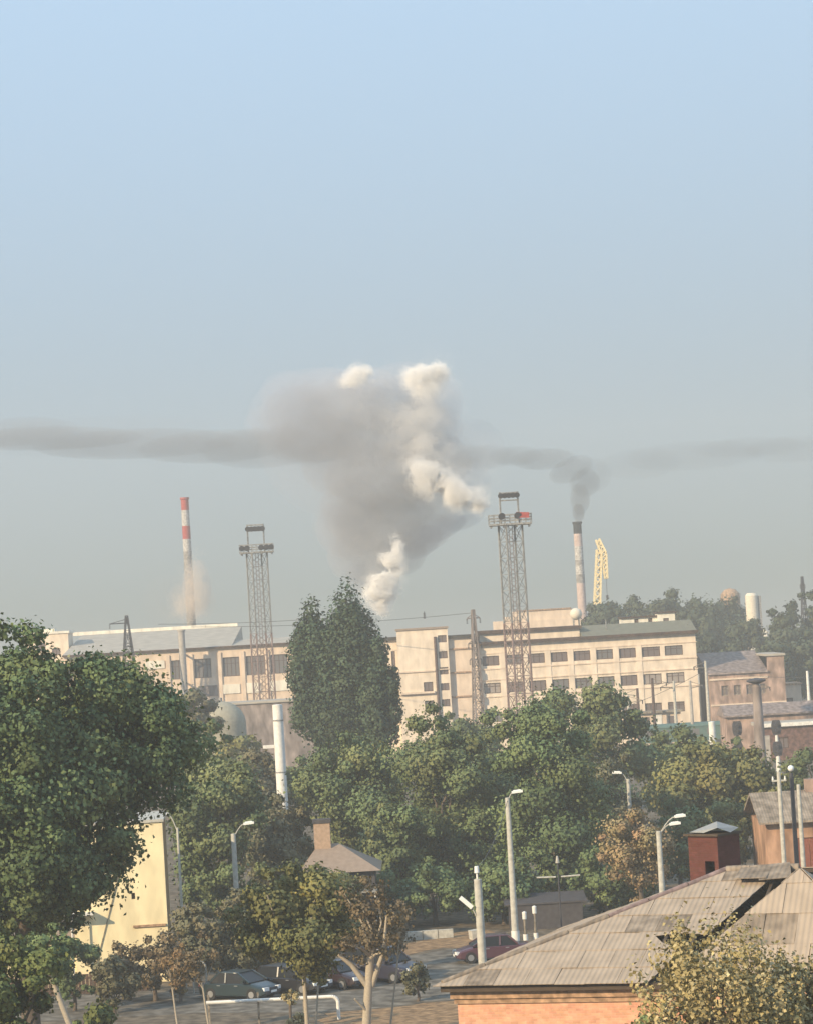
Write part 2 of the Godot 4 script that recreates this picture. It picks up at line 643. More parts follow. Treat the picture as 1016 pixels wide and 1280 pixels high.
	for h in lh:
		window(s, h[0], h[1], h[2], h[3], zs - 0.14, "frame_brown", "glass_dark", 1, false)
	st = begin()
	lim(st, -2.55, 4.9, 17.7, 17.95, zs - 10.6, zs + 0.2)
	done("roof_slab", st, "tan_roof", s)
	st = begin()
	lim(st, -2.4, 2.7, 11.75, 11.95, zs, zs + 0.2)
	done("ledge", st, "pink_plaster", s)
	st = begin()
	lim(st, -2.4, 2.7, 8.55, 8.68, zs, zs + 0.12)
	done("ledge", st, "pink_plaster", s)
	st = begin()
	lim(st, 3.2, 4.75, 11.9, 12.05, zs, zs + 0.12)
	done("ledge", st, "pink_plaster", s)
	st = begin()
	bar(st, Vector3(2.95, 0.2, zs + 0.22), Vector3(2.95, 16.6, zs + 0.22), 0.2, 0.2, 8)
	done("drainpipe", st, "frame_brown", s)
	st = begin()
	lim(st, -2.3, 2.5, 8.72, 9.0, zs, zs + 0.5)
	done("canopy", st, "pink_plaster", s)

	var w := thing("linking_wing", "lower cream wing between stair tower and long block, no windows", "factory building", Vector3.ZERO)
	st = begin()
	lim(st, 4.76, 8.98, 0, 16.2, zs - 10, zs - 0.8)
	done("wall", st, "pink_plaster", w)
	st = begin()
	lim(st, 4.76, 9.2, 16.2, 16.62, zs - 10.3, zs - 0.4)
	done("roof_slab", st, "roof_felt", w)
	for y in [14.6, 11.3, 7.9]:
		st = begin()
		lim(st, 4.76, 8.98, y, y + 0.2, zs - 0.8, zs - 0.6)
		done("ledge", st, "cornice", w)
	for k in 6:
		st = begin()
		lim(st, 8.35, 8.9, 5.5 + 1.7 * k, 6.3 + 1.7 * k, zs - 0.8, zs - 0.45)
		done("balcony_slab", st, "pink_plaster", w)

	w = thing("narrow_wing", "cream side wing with tall slit windows half behind the poplars", "factory building", Vector3.ZERO)
	st = begin()
	var sl := [[-3.3, -2.75, 11.9, 14.9], [-3.1, -2.6, 7.9, 10.4]]
	wall_with_openings(st, -7.5, -2.42, 0, 16.4, zs - 1.5, 0.4, sl)
	lim(st, -7.5, -2.42, 0, 16.4, zs - 10, zs - 9.6)
	lim(st, -7.5, -7.1, 0, 16.4, zs - 9.6, zs - 1.9)
	done("wall", st, "cream_plaster", w)
	for h in sl:
		window(w, h[0], h[1], h[2], h[3], zs - 1.65, "frame_brown", "glass_dark", 0, true)
	st = begin()
	lim(st, -7.7, -2.42, 16.4, 16.85, zs - 10.3, zs - 1.0)
	done("roof_slab", st, "roof_felt", w)

	# stepped pale building behind the right mast
	var b := thing("stepped_building", "pale pinkish stepped building rising behind the factory roof", "building", Vector3(0, 0, -470))
	st = begin()
	for r in [[13.2, 17.2, 18.1], [15.0, 26.6, 18.75], [16.2, 26.2, 19.5]]:
		lim(st, r[0], r[1], 0 if r[2] < 18.2 else r[2] - 0.75, r[2], -12, 0)
	lim(st, 17.2, 27.0, 0, 18.0, -12.2, 0.2)
	done("wall", st, "pink_plaster", b)
	st = begin()
	lim(st, 17.0, 25.6, 19.5, 19.7, -12.1, 0.2)
	done("roof_slab", st, "cornice", b)
	var bt := thing("ball_tank", "small round white tank on a stand at the foot of the soot topped stack", "tank", Vector3(25.5, 0, -455))
	st = begin()
	var prof := []
	for k in 13:
		prof.append(Vector2(maxf(0.001, 0.95 * sin(PI * k / 12.0)), 18.6 - 0.95 * cos(PI * k / 12.0)))
	lathe(st, prof, Vector3.ZERO, 18)
	done("ball", st, "tank_white", bt)
	for k in 4:
		st = begin()
		strut(st, Vector3(0.6 * cos(k * PI / 2 + 0.7), 0, 0.6 * sin(k * PI / 2 + 0.7)), Vector3(0.6 * cos(k * PI / 2 + 0.7), 18.1, 0.6 * sin(k * PI / 2 + 0.7)), 0.14)
		done("leg", st, "steel_grey", bt)


# ------------------------------------------------------------------ left hall

func build_hall() -> void:
	var zf := -440.0
	var t := thing("factory_hall", "long tan factory hall with big square windows and white spandrel panels", "factory building", Vector3.ZERO)
	var holes := []
	var xs := [[-36.8, 2.2], [-33.3, 2.5], [-29.0, 2.5], [-25.5, 2.9], [-21.8, 2.6], [-17.9, 2.5], [-14.2, 2.5], [-44.9, 2.4], [-48.6, 2.4]]
	for x in xs:
		holes.append([x[0], x[0] + x[1], 12.2, 15.1])
	var st := begin()
	wall_with_openings(st, -53.0, -8.0, 0, 16.5, zf, 0.5, holes)
	lim(st, -53.0, -52.5, 0, 16.5, zf - 30, zf - 0.5)
	lim(st, -8.5, -8.0, 0, 16.5, zf - 30, zf - 0.5)
	lim(st, -53.0, -8.0, 0, 16.5, zf - 30.5, zf - 30)
	done("wall", st, "hall_plaster", t)
	for h in holes:
		window(t, h[0], h[1], h[2], h[3], zf - 0.2, "frame_brown", "glass_slate", 3, true)
	for x in xs:
		st = begin()
		lim(st, x[0] - 0.75, x[0] - 0.2, 1.0, 15.9, zf, zf + 0.22)
		done("pilaster", st, "pink_plaster", t)
	st = begin()
	lim(st, -53.2, -7.8, 16.5, 16.82, zf - 3.0, zf + 0.5)
	done("cornice", st, "roof_edge", t)
	for p in [[-29.4, -26.6, 9.6, 11.0], [-25.6, -23.5, 9.5, 11.05], [-22.0, -19.0, 9.6, 11.15], [-40.7, -37.8, 14.0, 15.2], [-18.3, -15.6, 9.6, 11.0]]:
		st = begin()
		lim(st, p[0], p[1], p[2], p[3], zf, zf + 0.16)
		done("spandrel_panel", st, "pale_panel", t)
	for p in [[-32.9, -30.0, 9.4, 11.0]]:
		st = begin()
		lim(st, p[0], p[1], p[2], p[3], zf, zf + 0.14)
		done("dark_panel", st, "mauve_concrete", t)
	# sheet roof rising to a white monitor along the ridge
	st = begin()
	prism(st, PackedVector2Array([Vector2(0.1, 16.82), Vector2(-28.0, 19.75), Vector2(-30.4, 16.82)]), -53.2, -27.5, Basis(Vector3(0, 0, 1), Vector3.UP, Vector3(1, 0, 0)), Vector3(0, 0, zf))
	done("sheet_roof", st, "roof_grey", t)
	st = begin()
	prism(st, PackedVector2Array([Vector2(0.1, 16.82), Vector2(-14.0, 17.6), Vector2(-30.4, 16.82)]), -27.5, -7.9, Basis(Vector3(0, 0, 1), Vector3.UP, Vector3(1, 0, 0)), Vector3(0, 0, zf))
	done("low_roof", st, "roof_grey", t)
	for k in 6:
		st = begin()
		lim(st, -59.0 + 5.15 * k, -53.9 + 5.15 * k, 19.7, 20.28, zf - 30.0, zf - 28.0)
		done("roof_monitor", st, "pale_panel", t)
	var c := thing("gatehouse_block", "low cream block at the left end of the hall roof, above the treetops", "building", Vector3(0, 0, -452))
	st = begin()
	wall_with_openings(st, -60.5, -53.6, 0, 20.2, 0, 0.4, [[-58.6, -57.2, 17.6, 18.9], [-56.2, -54.9, 16.9, 17.9]])
	lim(st, -60.5, -60.1, 0, 20.2, -6, -0.4)
	lim(st, -54.0, -53.6, 0, 20.2, -6, -0.4)
	lim(st, -60.5, -53.6, 0, 20.2, -6.4, -6)
	done("wall", st, "cream_plaster", c)
	window(c, -58.6, -57.2, 17.6, 18.9, -0.15, "frame_brown", "glass_dark", 1, false)
	window(c, -56.2, -54.9, 16.9, 17.9, -0.15, "frame_brown", "glass_dark", 1, false)
	st = begin()
	lim(st, -60.7, -53.4, 20.2, 20.55, -6.6, 0.2)
	lim(st, -58.2, -55.9, 20.55, 21.0, -4.6, -1.8)
	done("roof_slab", st, "pale_panel", c)

	# vent stack before the hall
	var v := thing("vent_stack", "slim pale vent stack standing against the hall front", "vent stack", Vector3(-34.7, 0, -436))
	st = begin()
	lathe(st, [Vector2(0.55, 0), Vector2(0.5, 19.4), Vector2(0.62, 19.4), Vector2(0.62, 19.7), Vector2(0.3, 19.7)], Vector3.ZERO, 14)
	done("pipe", st, "grey_concrete", v)
	for y in [6.0, 11.5, 15.8]:
		st = begin()
		lim(st, -0.12, 0.12, y, y + 0.2, -4.0, -0.5)
		done("bracket", st, "steel_grey", v)

	# arched store shed, yard wall
	var a := thing("domed_tank", "round topped pale grey storage tank below the hall windows", "tank", Vector3(-22.4, 0, -332))
	st = begin()
	var dome := [Vector2(2.8, 0), Vector2(2.8, 8.4)]
	for k in 10:
		dome.append(Vector2(2.8 * cos(PI * (k + 1) / 20.0), 8.4 + 2.7 * sin(PI * (k + 1) / 20.0)))
	lathe(st, dome, Vector3.ZERO, 28)
	done("shell", st, "dome_grey", a)
	st = begin()
	bar(st, Vector3(0, 11.0, 0), Vector3(0, 11.5, 0), 0.25, 0.2, 10)
	done("hatch", st, "steel_grey", a)
	var yw := thing("yard_wall_building", "windowless grey mauve service building under the hall windows", "building", Vector3(0, 0, -372))
	st = begin()
	lim(st, -29.5, -9.0, 0, 9.6, -8, 0)
	done("wall", st, "mauve_concrete", yw)
	st = begin()
	lim(st, -29.7, -8.8, 9.6, 9.85, -8.2, 0.25)
	done("roof_slab", st, "roof_grey", yw)


# ------------------------------------------------------------------ right-hand buildings

func build_right_buildings() -> void:
	var rng := RandomNumberGenerator.new()
	rng.seed = 77
	var z := -408.0
	var t := thing("brick_works", "weathered mauve brick works building right of the cream factory", "building", Vector3.ZERO)
	var holes := []
	for k in 4:
		holes.append([42.6 + 1.75 * k, 43.6 + 1.75 * k, 6.0, 7.4])
	for k in 5:
		holes.append([42.3 + 1.7 * k, 43.2 + 1.7 * k, 2.2, 3.8])
	var st := begin()
	wall_with_openings(st, 41.0, 51.6, 0, 9.0, z, 0.4, holes)
	lim(st, 41.0, 41.4, 0, 9.0, z - 14, z - 0.4)
	lim(st, 51.2, 51.6, 0, 11.2, z - 14, z - 0.4)
	lim(st, 41.0, 51.6, 0, 11.2, z - 14.4, z - 14)
	lim(st, 49.2, 51.6, 9.0, 11.2, z - 0.4, z)
	done("wall", st, "mauve_brick", t)
	for h in holes:
		window(t, h[0], h[1], h[2], h[3], z - 0.15, "frame_pale", "glass_dark", 1, true)
	st = begin()
	prism(st, PackedVector2Array([Vector2(0.35, 9.0), Vector2(0.3, 9.25), Vector2(-13.9, 11.9), Vector2(-13.9, 9.0)]), 40.8, 49.2, Basis(Vector3(0, 0, 1), Vector3.UP, Vector3(1, 0, 0)), Vector3(0, 0, z))
	done("lean_to_roof", st, "mauve_roof", t)
	st = begin()
	lim(st, 49.0, 51.8, 11.2, 11.5, z - 14.5, z + 0.25)
	done("roof_slab", st, "roof_grey", t)
	st = begin()
	lim(st, 41.0, 51.6, 4.6, 4.85, z, z + 0.16)
	lim(st, 41.0, 49.2, 8.2, 8.45, z, z + 0.16)
	done("string_course", st, "pink_plaster", t)

	t = thing("low_annex", "low cream annex with three arched openings beside the brick works", "building", Vector3(0, 0, -425))
	st = begin()
	wall_with_openings(st, 51.7, 56.0, 0, 6.5, 0, 0.4, [[52.2, 53.2, 1.5, 4.6], [53.7, 54.7, 1.5, 4.6]])
	lim(st, 51.7, 56.0, 0, 6.5, -6, -5.6)
	lim(st, 55.6, 56.0, 0, 6.5, -5.6, -0.4)
	done("wall", st, "pink_plaster", t)
	for x in [52.2, 53.7]:
		window(t, x, x + 1.0, 1.5, 4.6, -0.15, "frame_brown", "glass_dark", 0, true)
	st = begin()
	lim(st, 51.7, 56.2, 6.5, 6.75, -6.2, 0.2)
	done("roof_slab", st, "cornice", t)

	# brown shed with a white roof edge, and the grey roof behind it
	t = thing("brown_shed", "brown brick shed with a bright white roof edge", "shed", Vector3(0, 0, -345))
	st = begin()
	wall_with_openings(st, 40.5, 50.0, 0, 4.0, 0, 0.35, [[42.4, 43.6, 1.4, 2.7]])
	lim(st, 40.5, 40.85, 0, 4.0, -7, -0.35)
	lim(st, 49.65, 50.0, 0, 4.0, -7, -0.35)
	lim(st, 40.5, 50.0, 0, 4.0, -7.35, -7)
	done("wall", st, "shed_brick", t)
	window(t, 42.4, 43.6, 1.4, 2.7, -0.12, "frame_brown", "glass_dark", 1, false)
	st = begin()
	lim(st, 40.1, 50.4, 4.0, 4.45, 0.0, 0.45)
	done("roof_edge", st, "white_paint", t)
	st = begin()
	lim(st, 40.1, 50.4, 4.05, 4.40, -7.6, -0.02)
	done("roof_slab", st, "roof_grey", t)
	t = thing("low_grey_roof_shed", "wide low shed with grey sheet roof behind the brown shed", "shed", Vector3(0, 0, -366))
	st = begin()
	lim(st, 38.6, 52.0, 0, 4.6, -8, 0)
	done("wall", st, "mauve_brick", t)
	st = begin()
	prism(st, PackedVector2Array([Vector2(0.5, 4.6), Vector2(0.5, 4.8), Vector2(-4.0, 6.0), Vector2(-8.4, 4.8), Vector2(-8.4, 4.6)]), 38.3, 52.3, Basis(Vector3(0, 0, 1), Vector3.UP, Vector3(1, 0, 0)))
	done("sheet_roof", st, "mauve_roof", t)
	# teal wagon standing in the rail yard
	t = thing("rail_wagon", "teal green rail wagon in the yard before the brick works", "rail wagon", Vector3(36.4, 0, -385))
	st = begin()
	lim(st, -7.2, 7.2, 1.1, 3.0, -1.4, 1.4)
	done("body", st, "teal_paint", t)
	st = begin()
	var rp := PackedVector2Array()
	for k in 9:
		var an := PI * k / 8.0
		rp.append(Vector2(1.5 * cos(an), 3.0 + 0.5 * sin(an)))
	prism(st, rp, -7.3, 7.3, Basis(Vector3(0, 0, 1), Vector3.UP, Vector3(1, 0, 0)))
	done("roof", st, "teal_paint", t)
	for k in 7:
		st = begin()
		lim(st, -6.6 + 2.0 * k, -5.6 + 2.0 * k, 1.9, 2.7, 1.4, 1.44)
		done("window", st, "glass_slate", t)
	for x in [-5.6, -3.8, 3.8, 5.6]:
		st = begin()
		bar(st, Vector3(x, 0.48, 0.9), Vector3(x, 0.48, 1.1), 0.47, 0.47, 14)
		bar(st, Vector3(x, 0.48, -1.1), Vector3(x, 0.48, -0.9), 0.47, 0.47, 14)
		done("wheelset", st, "dark_steel", t)
	# kiosk
	t = thing("yard_kiosk", "tiny white roofed kiosk in front of the brick works", "kiosk", Vector3(41.5, 0, -388))
	st = begin()
	wall_with_openings(st, -1.0, 1.0, 0, 4.6, 0, 0.15, [[-0.75, -0.15, 2.6, 4.2], [0.1, 0.75, 2.6, 4.2]])
	lim(st, -1.0, -0.85, 0, 4.6, -2, -0.15)
	lim(st, 0.85, 1.0, 0, 4.6, -2, -0.15)
	done("wall", st, "grey_concrete", t)
	window(t, -0.75, -0.15, 2.6, 4.2, -0.06, "dark_steel", "glass_dark", 0, false)
	window(t, 0.1, 0.75, 2.6, 4.2, -0.06, "dark_steel", "glass_dark", 0, false)
	st = begin()
	prism(st, PackedVector2Array([Vector2(-1.35, 4.6), Vector2(1.35, 4.6), Vector2(0.9, 5.1), Vector2(-0.9, 5.1)]), -2.4, 0.4)
	done("roof", st, "white_paint", t)
	# small plaster hut with light door
	t = thing("plaster_hut", "pale plaster hut with bright white door at the foot of the factory", "hut", Vector3(32.6, 0, -396))
	st = begin()
	lim(st, -3.4, 3.0, 0, 4.6, -3, 0)
	done("wall", st, "pink_plaster", t)
	st = begin()
	lim(st, -3.7, 3.3, 4.6, 4.85, -3.3, 0.5)
	done("roof_slab", st, "frame_pale", t)
	st = begin()
	lim(st, -0.5, 0.4, 3.0, 4.4, 0, 0.08)
	done("door", st, "white_paint", t)
	for x in [-2.4, 1.3]:
		st = begin()
		lim(st, x, x + 1.1, 3.0, 4.1, 0, 0.06)
		done("window", st, "glass_dark", t)
	# orange house at the right border
	t = thing("orange_house", "orange plastered house with grey sheet roof at the right", "house", Vector3(-0.35, 0.9, -188))
	st = begin()
	wall_with_openings(st, 22.3, 32.0, -0.9, 3.75, 0, 0.3, [[24.2, 25.9, 0.0, 2.7], [27.0, 28.2, 1.2, 2.6]])
	lim(st, 22.3, 22.6, -0.9, 3.75, -8, -0.3)
	lim(st, 31.7, 32.0, -0.9, 3.75, -8, -0.3)
	lim(st, 22.3, 32.0, -0.9, 3.75, -8.3, -8)
	done("wall", st, "orange_plaster", t)
	for x in [24.22, 25.07]:
		st = begin()
		lim(st, x, x + 0.82, 0.02, 2.68, -0.2, -0.12)
		done("door_leaf", st, "rust_door", t)
	window(t, 27.0, 28.2, 1.2, 2.6, -0.12, "white_paint", "glass_dark", 1, true)
	st = begin()
	prism(st, PackedVector2Array([Vector2(0.6, 3.72), Vector2(0.6, 3.84), Vector2(-4.1, 5.5), Vector2(-8.8, 3.84), Vector2(-8.8, 3.72), Vector2(-4.1, 5.3)]), 21.8, 32.4, Basis(Vector3(0, 0, 1), Vector3.UP, Vector3(1, 0, 0)))
	done("sheet_roof", st, "roof_slate_pale", t)
	st = begin()
	lim(st, 25.5, 26.5, 4.6, 6.2, -4.5, -3.7)
	done("chimney", st, "mauve_brick", t)


# ------------------------------------------------------------------ stacks, crane, far things

func stack(called: String, label: String, at: Vector3, bands: Array, r0: float, r1: float, top: float) -> void:
	var t := thing(called, label, "smokestack", at, 0, "smokestacks on the skyline")
	for b in bands:
		var st := begin()
		var ra := lerpf(r0, r1, b[0] / top)
		var rb := lerpf(r0, r1, b[1] / top)
		lathe(st, [Vector2(ra, b[0]), Vector2(rb, b[1])], Vector3.ZERO, 24)
		done("band", st, b[2], t)
	var st2 := begin()
	lathe(st2, [Vector2(r1 + 0.004, top - 0.5), Vector2(r1 + 0.16, top - 0.4), Vector2(r1 + 0.16, top), Vector2(r1 - 0.2, top + 0.004), Vector2(r1 - 0.2, top - 1.0)], Vector3.ZERO, 24)
	done("rim", st2, bands[bands.size() - 1][2], t)


func build_far_works() -> void:
	stack("striped_stack", "tall smokestack banded red and white at its top", Vector3(-47.1, 0, -620), [
		[0.0, 12.0, "stack_grey"], [12.0, 31.0, "stack_grey"], [31.0, 36.6, "stack_grey"], [36.6, 39.2, "stack_white"], [39.2, 42.0, "red_paint"], [42.0, 45.4, "stack_white"], [45.4, 48.1, "red_paint"]], 1.1, 0.82, 48.1)
	stack("soot_stack", "pinkish smokestack with soot black top giving off dark smoke", Vector3(35.0, 0, -600), [
		[0.0, 14.0, "stack_pink"], [14.0, 24.8, "stack_pink"], [24.8, 26.6, "stack_grey"], [26.6, 28.6, "stack_white"], [28.6, 29.6, "stack_grey"], [29.6, 32.4, "stack_white"], [32.4, 35.0, "stack_pink"], [35.0, 37.5, "soot"]], 1.0, 0.85, 37.5)
	# portal crane with folded jib
	var t := thing("portal_crane", "yellow lattice crane with its slender jib raised and tip folded down", "crane", Vector3(35.1, 0, -560))
	var st := begin()
	for s in [[-1, -1], [-1, 1], [1, -1], [1, 1]]:
		strut(st, Vector3(2.2 * s[0], 0, 2.2 * s[1]), Vector3(0.9 * s[0], 12, 0.9 * s[1]), 0.3)
	for y in [3.0, 6.0, 9.0, 12.0]:
		var q := lerpf(2.2, 0.9, y / 12.0)
		for c in [[-q, -q, q, -q], [q, -q, q, q], [q, q, -q, q], [-q, q, -q, -q]]:
			strut(st, Vector3(c[0], y, c[1]), Vector3(c[2], y, c[3]), 0.2)
	done("portal", st, "crane_yellow", t)
	st = begin()
	lim(st, -1.5, 1.5, 12, 14.4, -2.4, 1.6)
	done("machine_house", st, "crane_yellow", t)
	st = begin()
	lattice_boom(st, Vector3(-0.1, 14, 0), Vector3(1.45, 30.6, 0), 0.66, 0.45, 12)
	done("boom", st, "crane_yellow", t)
	st = begin()
	lattice_boom(st, Vector3(1.3, 32.6, 0), Vector3(2.3, 29.8, 0), 0.36, 0.5, 4)
	lattice_boom(st, Vector3(2.3, 29.8, 0), Vector3(2.5, 25.0, 0), 0.5, 0.26, 6)
	done("jib", st, "crane_yellow", t)
	st = begin()
	bar(st, Vector3(1.4, 32.3, 0), Vector3(1.45, 30.4, 0), 0.16, 0.16, 8)
	bar(st, Vector3(2.5, 25.0, 0), Vector3(2.5, 21.4, 0), 0.05, 0.05, 6)
	bar(st, Vector3(2.5, 21.8, 0), Vector3(2.5, 20.8, 0), 0.25, 0.15, 8)
	done("cable_hook", st, "dark_steel", t)

	t = thing("white_silo", "bright white silo tower behind the far trees", "silo", Vector3(65.3, 0, -560))
	st = begin()
	lathe(st, [Vector2(1.2, 0), Vector2(1.2, 20.1), Vector2(0.8, 20.6), Vector2(0.01, 20.6)], Vector3.ZERO, 20)
	done("shell", st, "tank_white", t)
	st = begin()
	lim(st, 1.2, 1.8, 10, 20.0, -0.3, 0.3)
	done("ladder_cage", st, "steel_grey", t)
	t = thing("orange_tank", "pale orange domed tank above the far trees", "tank", Vector3(63.0, 0, -576))
	st = begin()
	lathe(st, [Vector2(1.95, 0), Vector2(1.95, 19.9), Vector2(1.8, 20.8), Vector2(1.1, 21.6), Vector2(0.01, 21.9)], Vector3.ZERO, 24)
	done("shell", st, "tank_orange", t)
	st = begin()
	for k in 12:
		var an := TAU * k / 12.0
		bar(st, Vector3(2.0 * cos(an), 19.9, 2.0 * sin(an)), Vector3(2.0 * cos(an), 20.8, 2.0 * sin(an)), 0.04, 0.04, 5)
	done("railing", st, "steel_grey", t)
	var f := [["low white works shed peeping between the far trees", 69.2, 19.0, -690.0, 5.0, "pale_panel"], ["small white hut among the far trees below the silo", 64.2, 13.6, -540.0, 2.6, "white_paint"], ["flat pale roofed shed among the far trees", 60.6, 9.9, -520.0, 5.0, "mauve_roof"]]
	for q in f:
		t = thing("far_shed", q[0], "shed", Vector3(q[1], 0, q[3]))
		st = begin()
		lim(st, -q[4] / 2, q[4] / 2, 0, q[2] - 0.6, -5, 0)
		done("wall", st, q[5], t)
		st = begin()
		prism(st, PackedVector2Array([Vector2(-q[4] / 2 - 0.3, q[2] - 0.6), Vector2(q[4] / 2 + 0.3, q[2] - 0.6), Vector2(q[4] / 2 - 0.4, q[2]), Vector2(-q[4] / 2 + 0.4, q[2])]), -5.3, 0.3)
		done("roof", st, "pale_panel", t)


func lattice_boom(st: SurfaceTool, a: Vector3, b: Vector3, wa: float, wb: float, n: int) -> void:
	var d := (b - a).normalized()
	var u := d.cross(Vector3(0, 0, 1)).normalized()
	var v := d.cross(u)
	var corner := func(k: int, i: int) -> Vector3:
		var w := lerpf(wa, wb, float(i) / n)
		return a.lerp(b, float(i) / n) + (u if k in [0, 3] else -u) * w + (v if k < 2 else -v) * w
	for k in 4:
		strut(st, corner.call(k, 0), corner.call(k, n), 0.34)
		for i in n:
			strut(st, corner.call(k, i), corner.call((k + 1) % 4, i + 1), 0.24)
			strut(st, corner.call(k, i + 1), corner.call((k + 1) % 4, i + 1), 0.11)


# ------------------------------------------------------------------ floodlight masts, pylons

func lattice(st: SurfaceTool, y0: float, y1: float, wa: float, wb: float, step: float, thick: float) -> void:
	var n := int(round((y1 - y0) / step))
	for i in n:
		var ya := lerpf(y0, y1, float(i) / n)
		var yb := lerpf(y0, y1, float(i + 1) / n)
		var qa := lerpf(wa, wb, float(i) / n)
		var qb := lerpf(wa, wb, float(i + 1) / n)
		var ca := [Vector3(-qa, ya, -qa), Vector3(qa, ya, -qa), Vector3(qa, ya, qa), Vector3(-qa, ya, qa)]
		var cb := [Vector3(-qb, yb, -qb), Vector3(qb, yb, -qb), Vector3(qb, yb, qb), Vector3(-qb, yb, qb)]
		for k in 4:
			strut(st, ca[k], cb[(k + 1) % 4], thick)
			strut(st, ca[(k + 1) % 4], cb[k], thick)
			strut(st, cb[k], cb[(k + 1) % 4], thick)


func mast(label: String, at: Vector3, turn: float, half: float, plat: float, top: float, plat_half: float, red: bool) -> void:
	var t := thing("floodlight_mast", label, "floodlight mast", at, turn, "floodlight masts over the rail yard")
	var split := plat * 0.62
	for s in [[-1, -1], [1, -1], [1, 1], [-1, 1]]:
		var st := begin()
		var base := half * 1.06
		var mid := lerpf(base, half, 0.62)
		strut(st, Vector3(s[0] * base, 0, s[1] * base), Vector3(s[0] * mid, split, s[1] * mid), 0.19)
		done("lower_leg", st, "steel_rust", t)
		st = begin()
		strut(st, Vector3(s[0] * mid, split, s[1] * mid), Vector3(s[0] * half, plat, s[1] * half), 0.17)
		done("upper_leg", st, "steel_grey", t)
	var b := begin()
	lattice(b, 0.0, split, half * 1.06, half * 1.023, 2.0, 0.06)
	done("lower_bracing", b, "steel_rust", t)
	b = begin()
	lattice(b, split, plat, half * 1.023, half, 2.0, 0.055)
	done("upper_bracing", b, "steel_grey", t)
	# ladder up the middle
	b = begin()
	for x in [-0.22, 0.22]:
		strut(b, Vector3(x, 0, 0), Vector3(x, plat, 0), 0.06)
	for k in int(plat / 0.45):
		strut(b, Vector3(-0.22, 0.3 + 0.45 * k, 0), Vector3(0.22, 0.3 + 0.45 * k, 0), 0.035)
	done("ladder", b, "steel_rust", t)
	# the deck faces the camera squarely, so turn it back against the legs
	var back := Basis(Vector3.UP, -turn)
	b = begin()
	box(b, Vector3(0, plat + 0.1, 0), Vector3(plat_half * 2, 0.2, plat_half * 1.3), back)
	for x in [-0.9, -0.3, 0.3, 0.9]:
		box(b, back * Vector3(x * plat_half, plat - 0.12, 0), Vector3(0.14, 0.22, plat_half * 1.2), back)
	done("platform", b, "steel_grey", t)
	b = begin()
	for y in [0.55, 0.85, 1.2]:
		for sgn in [-1, 1]:
			box(b, back * Vector3(0, plat + y, sgn * plat_half * 0.62), Vector3(plat_half * 2, 0.09, 0.06), back)
			box(b, back * Vector3(sgn * plat_half, plat + y, 0), Vector3(0.06, 0.09, plat_half * 1.24), back)
	for k in 9:
		for sgn in [-1, 1]:
			box(b, back * Vector3(lerpf(-plat_half, plat_half, k / 8.0), plat + 0.7, sgn * plat_half * 0.62), Vector3(0.07, 1.1, 0.07), back)
	done("railing", b, "steel_grey", t)
	# head frame
	b = begin()
	var fw := half * 1.02
	for x in [-fw, fw]:
		for z in [-0.5, 0.5]:
			strut(b, back * Vector3(x, plat + 0.2, z), back * Vector3(x, top, z), 0.13)
	for z in [-0.5, 0.5]:
		box(b, back * Vector3(0, top - 0.12, z), Vector3(fw * 2.1, 0.16, 0.12), back)
		box(b, back * Vector3(0, top - 0.95, z), Vector3(fw * 2.1, 0.1, 0.1), back)
	for x in [-fw, fw]:
		box(b, back * Vector3(x, top - 0.12, 0), Vector3(0.12, 0.14, 1.0), back)
	done("head_frame", b, "steel_grey", t)
	for k in 5:
		b = begin()
		var p := back * Vector3(lerpf(-fw * 0.9, fw * 0.9, k / 4.0), top - (0.35 if red else 0.6), 0.75)
		var aim := back * Vector3(0.0, -0.45, 1.0).normalized()
		bar(b, p - aim * 0.25, p + aim * 0.22, 0.16, 0.33 if red else 0.4, 12)
		done("floodlight", b, "dark_steel", t)
	for x in ([-0.42, 0.33] if red else [-0.85, -0.55, 0.3, 0.62, 0.9]):
		b = begin()
		var p := back * Vector3(x * plat_half, plat + (1.1 if red else 0.8), plat_half * 0.7)
		var aim := back * Vector3(0.2, -0.4, 1.0).normalized()
		bar(b, p - aim * 0.25, p + aim * 0.25, 0.2, 0.42, 12)
		done("floodlight", b, "dark_steel", t)
	if red:
		b = begin()
		box(b, back * Vector3(plat_half * 0.58, plat + 1.05, plat_half * 0.72), Vector3(1.5, 0.62, 0.14), back * Basis(Vector3(0, 0, 1), -0.08))
		done("red_panel", b, "red_paint", t)


func pylon(called: String, label: String, at: Vector3, half: float, top: float, step: float, mat: String, arms: Array) -> Node3D:
	var t := thing(called, label, "lattice pylon", at, 0.3, "lattice pylons of the rail yard")
	for s in [[-1, -1], [1, -1], [1, 1], [-1, 1]]:
		var st := begin()
		strut(st, Vector3(s[0] * half, 0, s[1] * half), Vector3(s[0] * 0.14, top, s[1] * 0.14), 0.17)
		done("leg", st, mat, t)
	var b := begin()
	lattice(b, 0, top, half, 0.14, step, 0.08)
	done("bracing", b, mat, t)
	for a in arms:
		b = begin()
		strut(b, Vector3(a[0], a[2], 0), Vector3(a[1], a[2], 0), 0.16)
		strut(b, Vector3(a[0], a[2], 0), Vector3(0, a[2] + 0.6, 0), 0.09)
		strut(b, Vector3(a[1], a[2], 0), Vector3(0, a[2] + 0.6, 0), 0.09)
		done("cross_arm", b, mat, t)
		for x in [a[0], a[1]]:
			if absf(x) > 0.3:
				b = begin()
				for k in 4:
					bar(b, Vector3(x, a[2] - 0.1 - 0.16 * k, 0), Vector3(x, a[2] - 0.2 - 0.16 * k, 0), 0.13, 0.09, 8)
				done("insulator", b, "dark_steel", t)
	return t


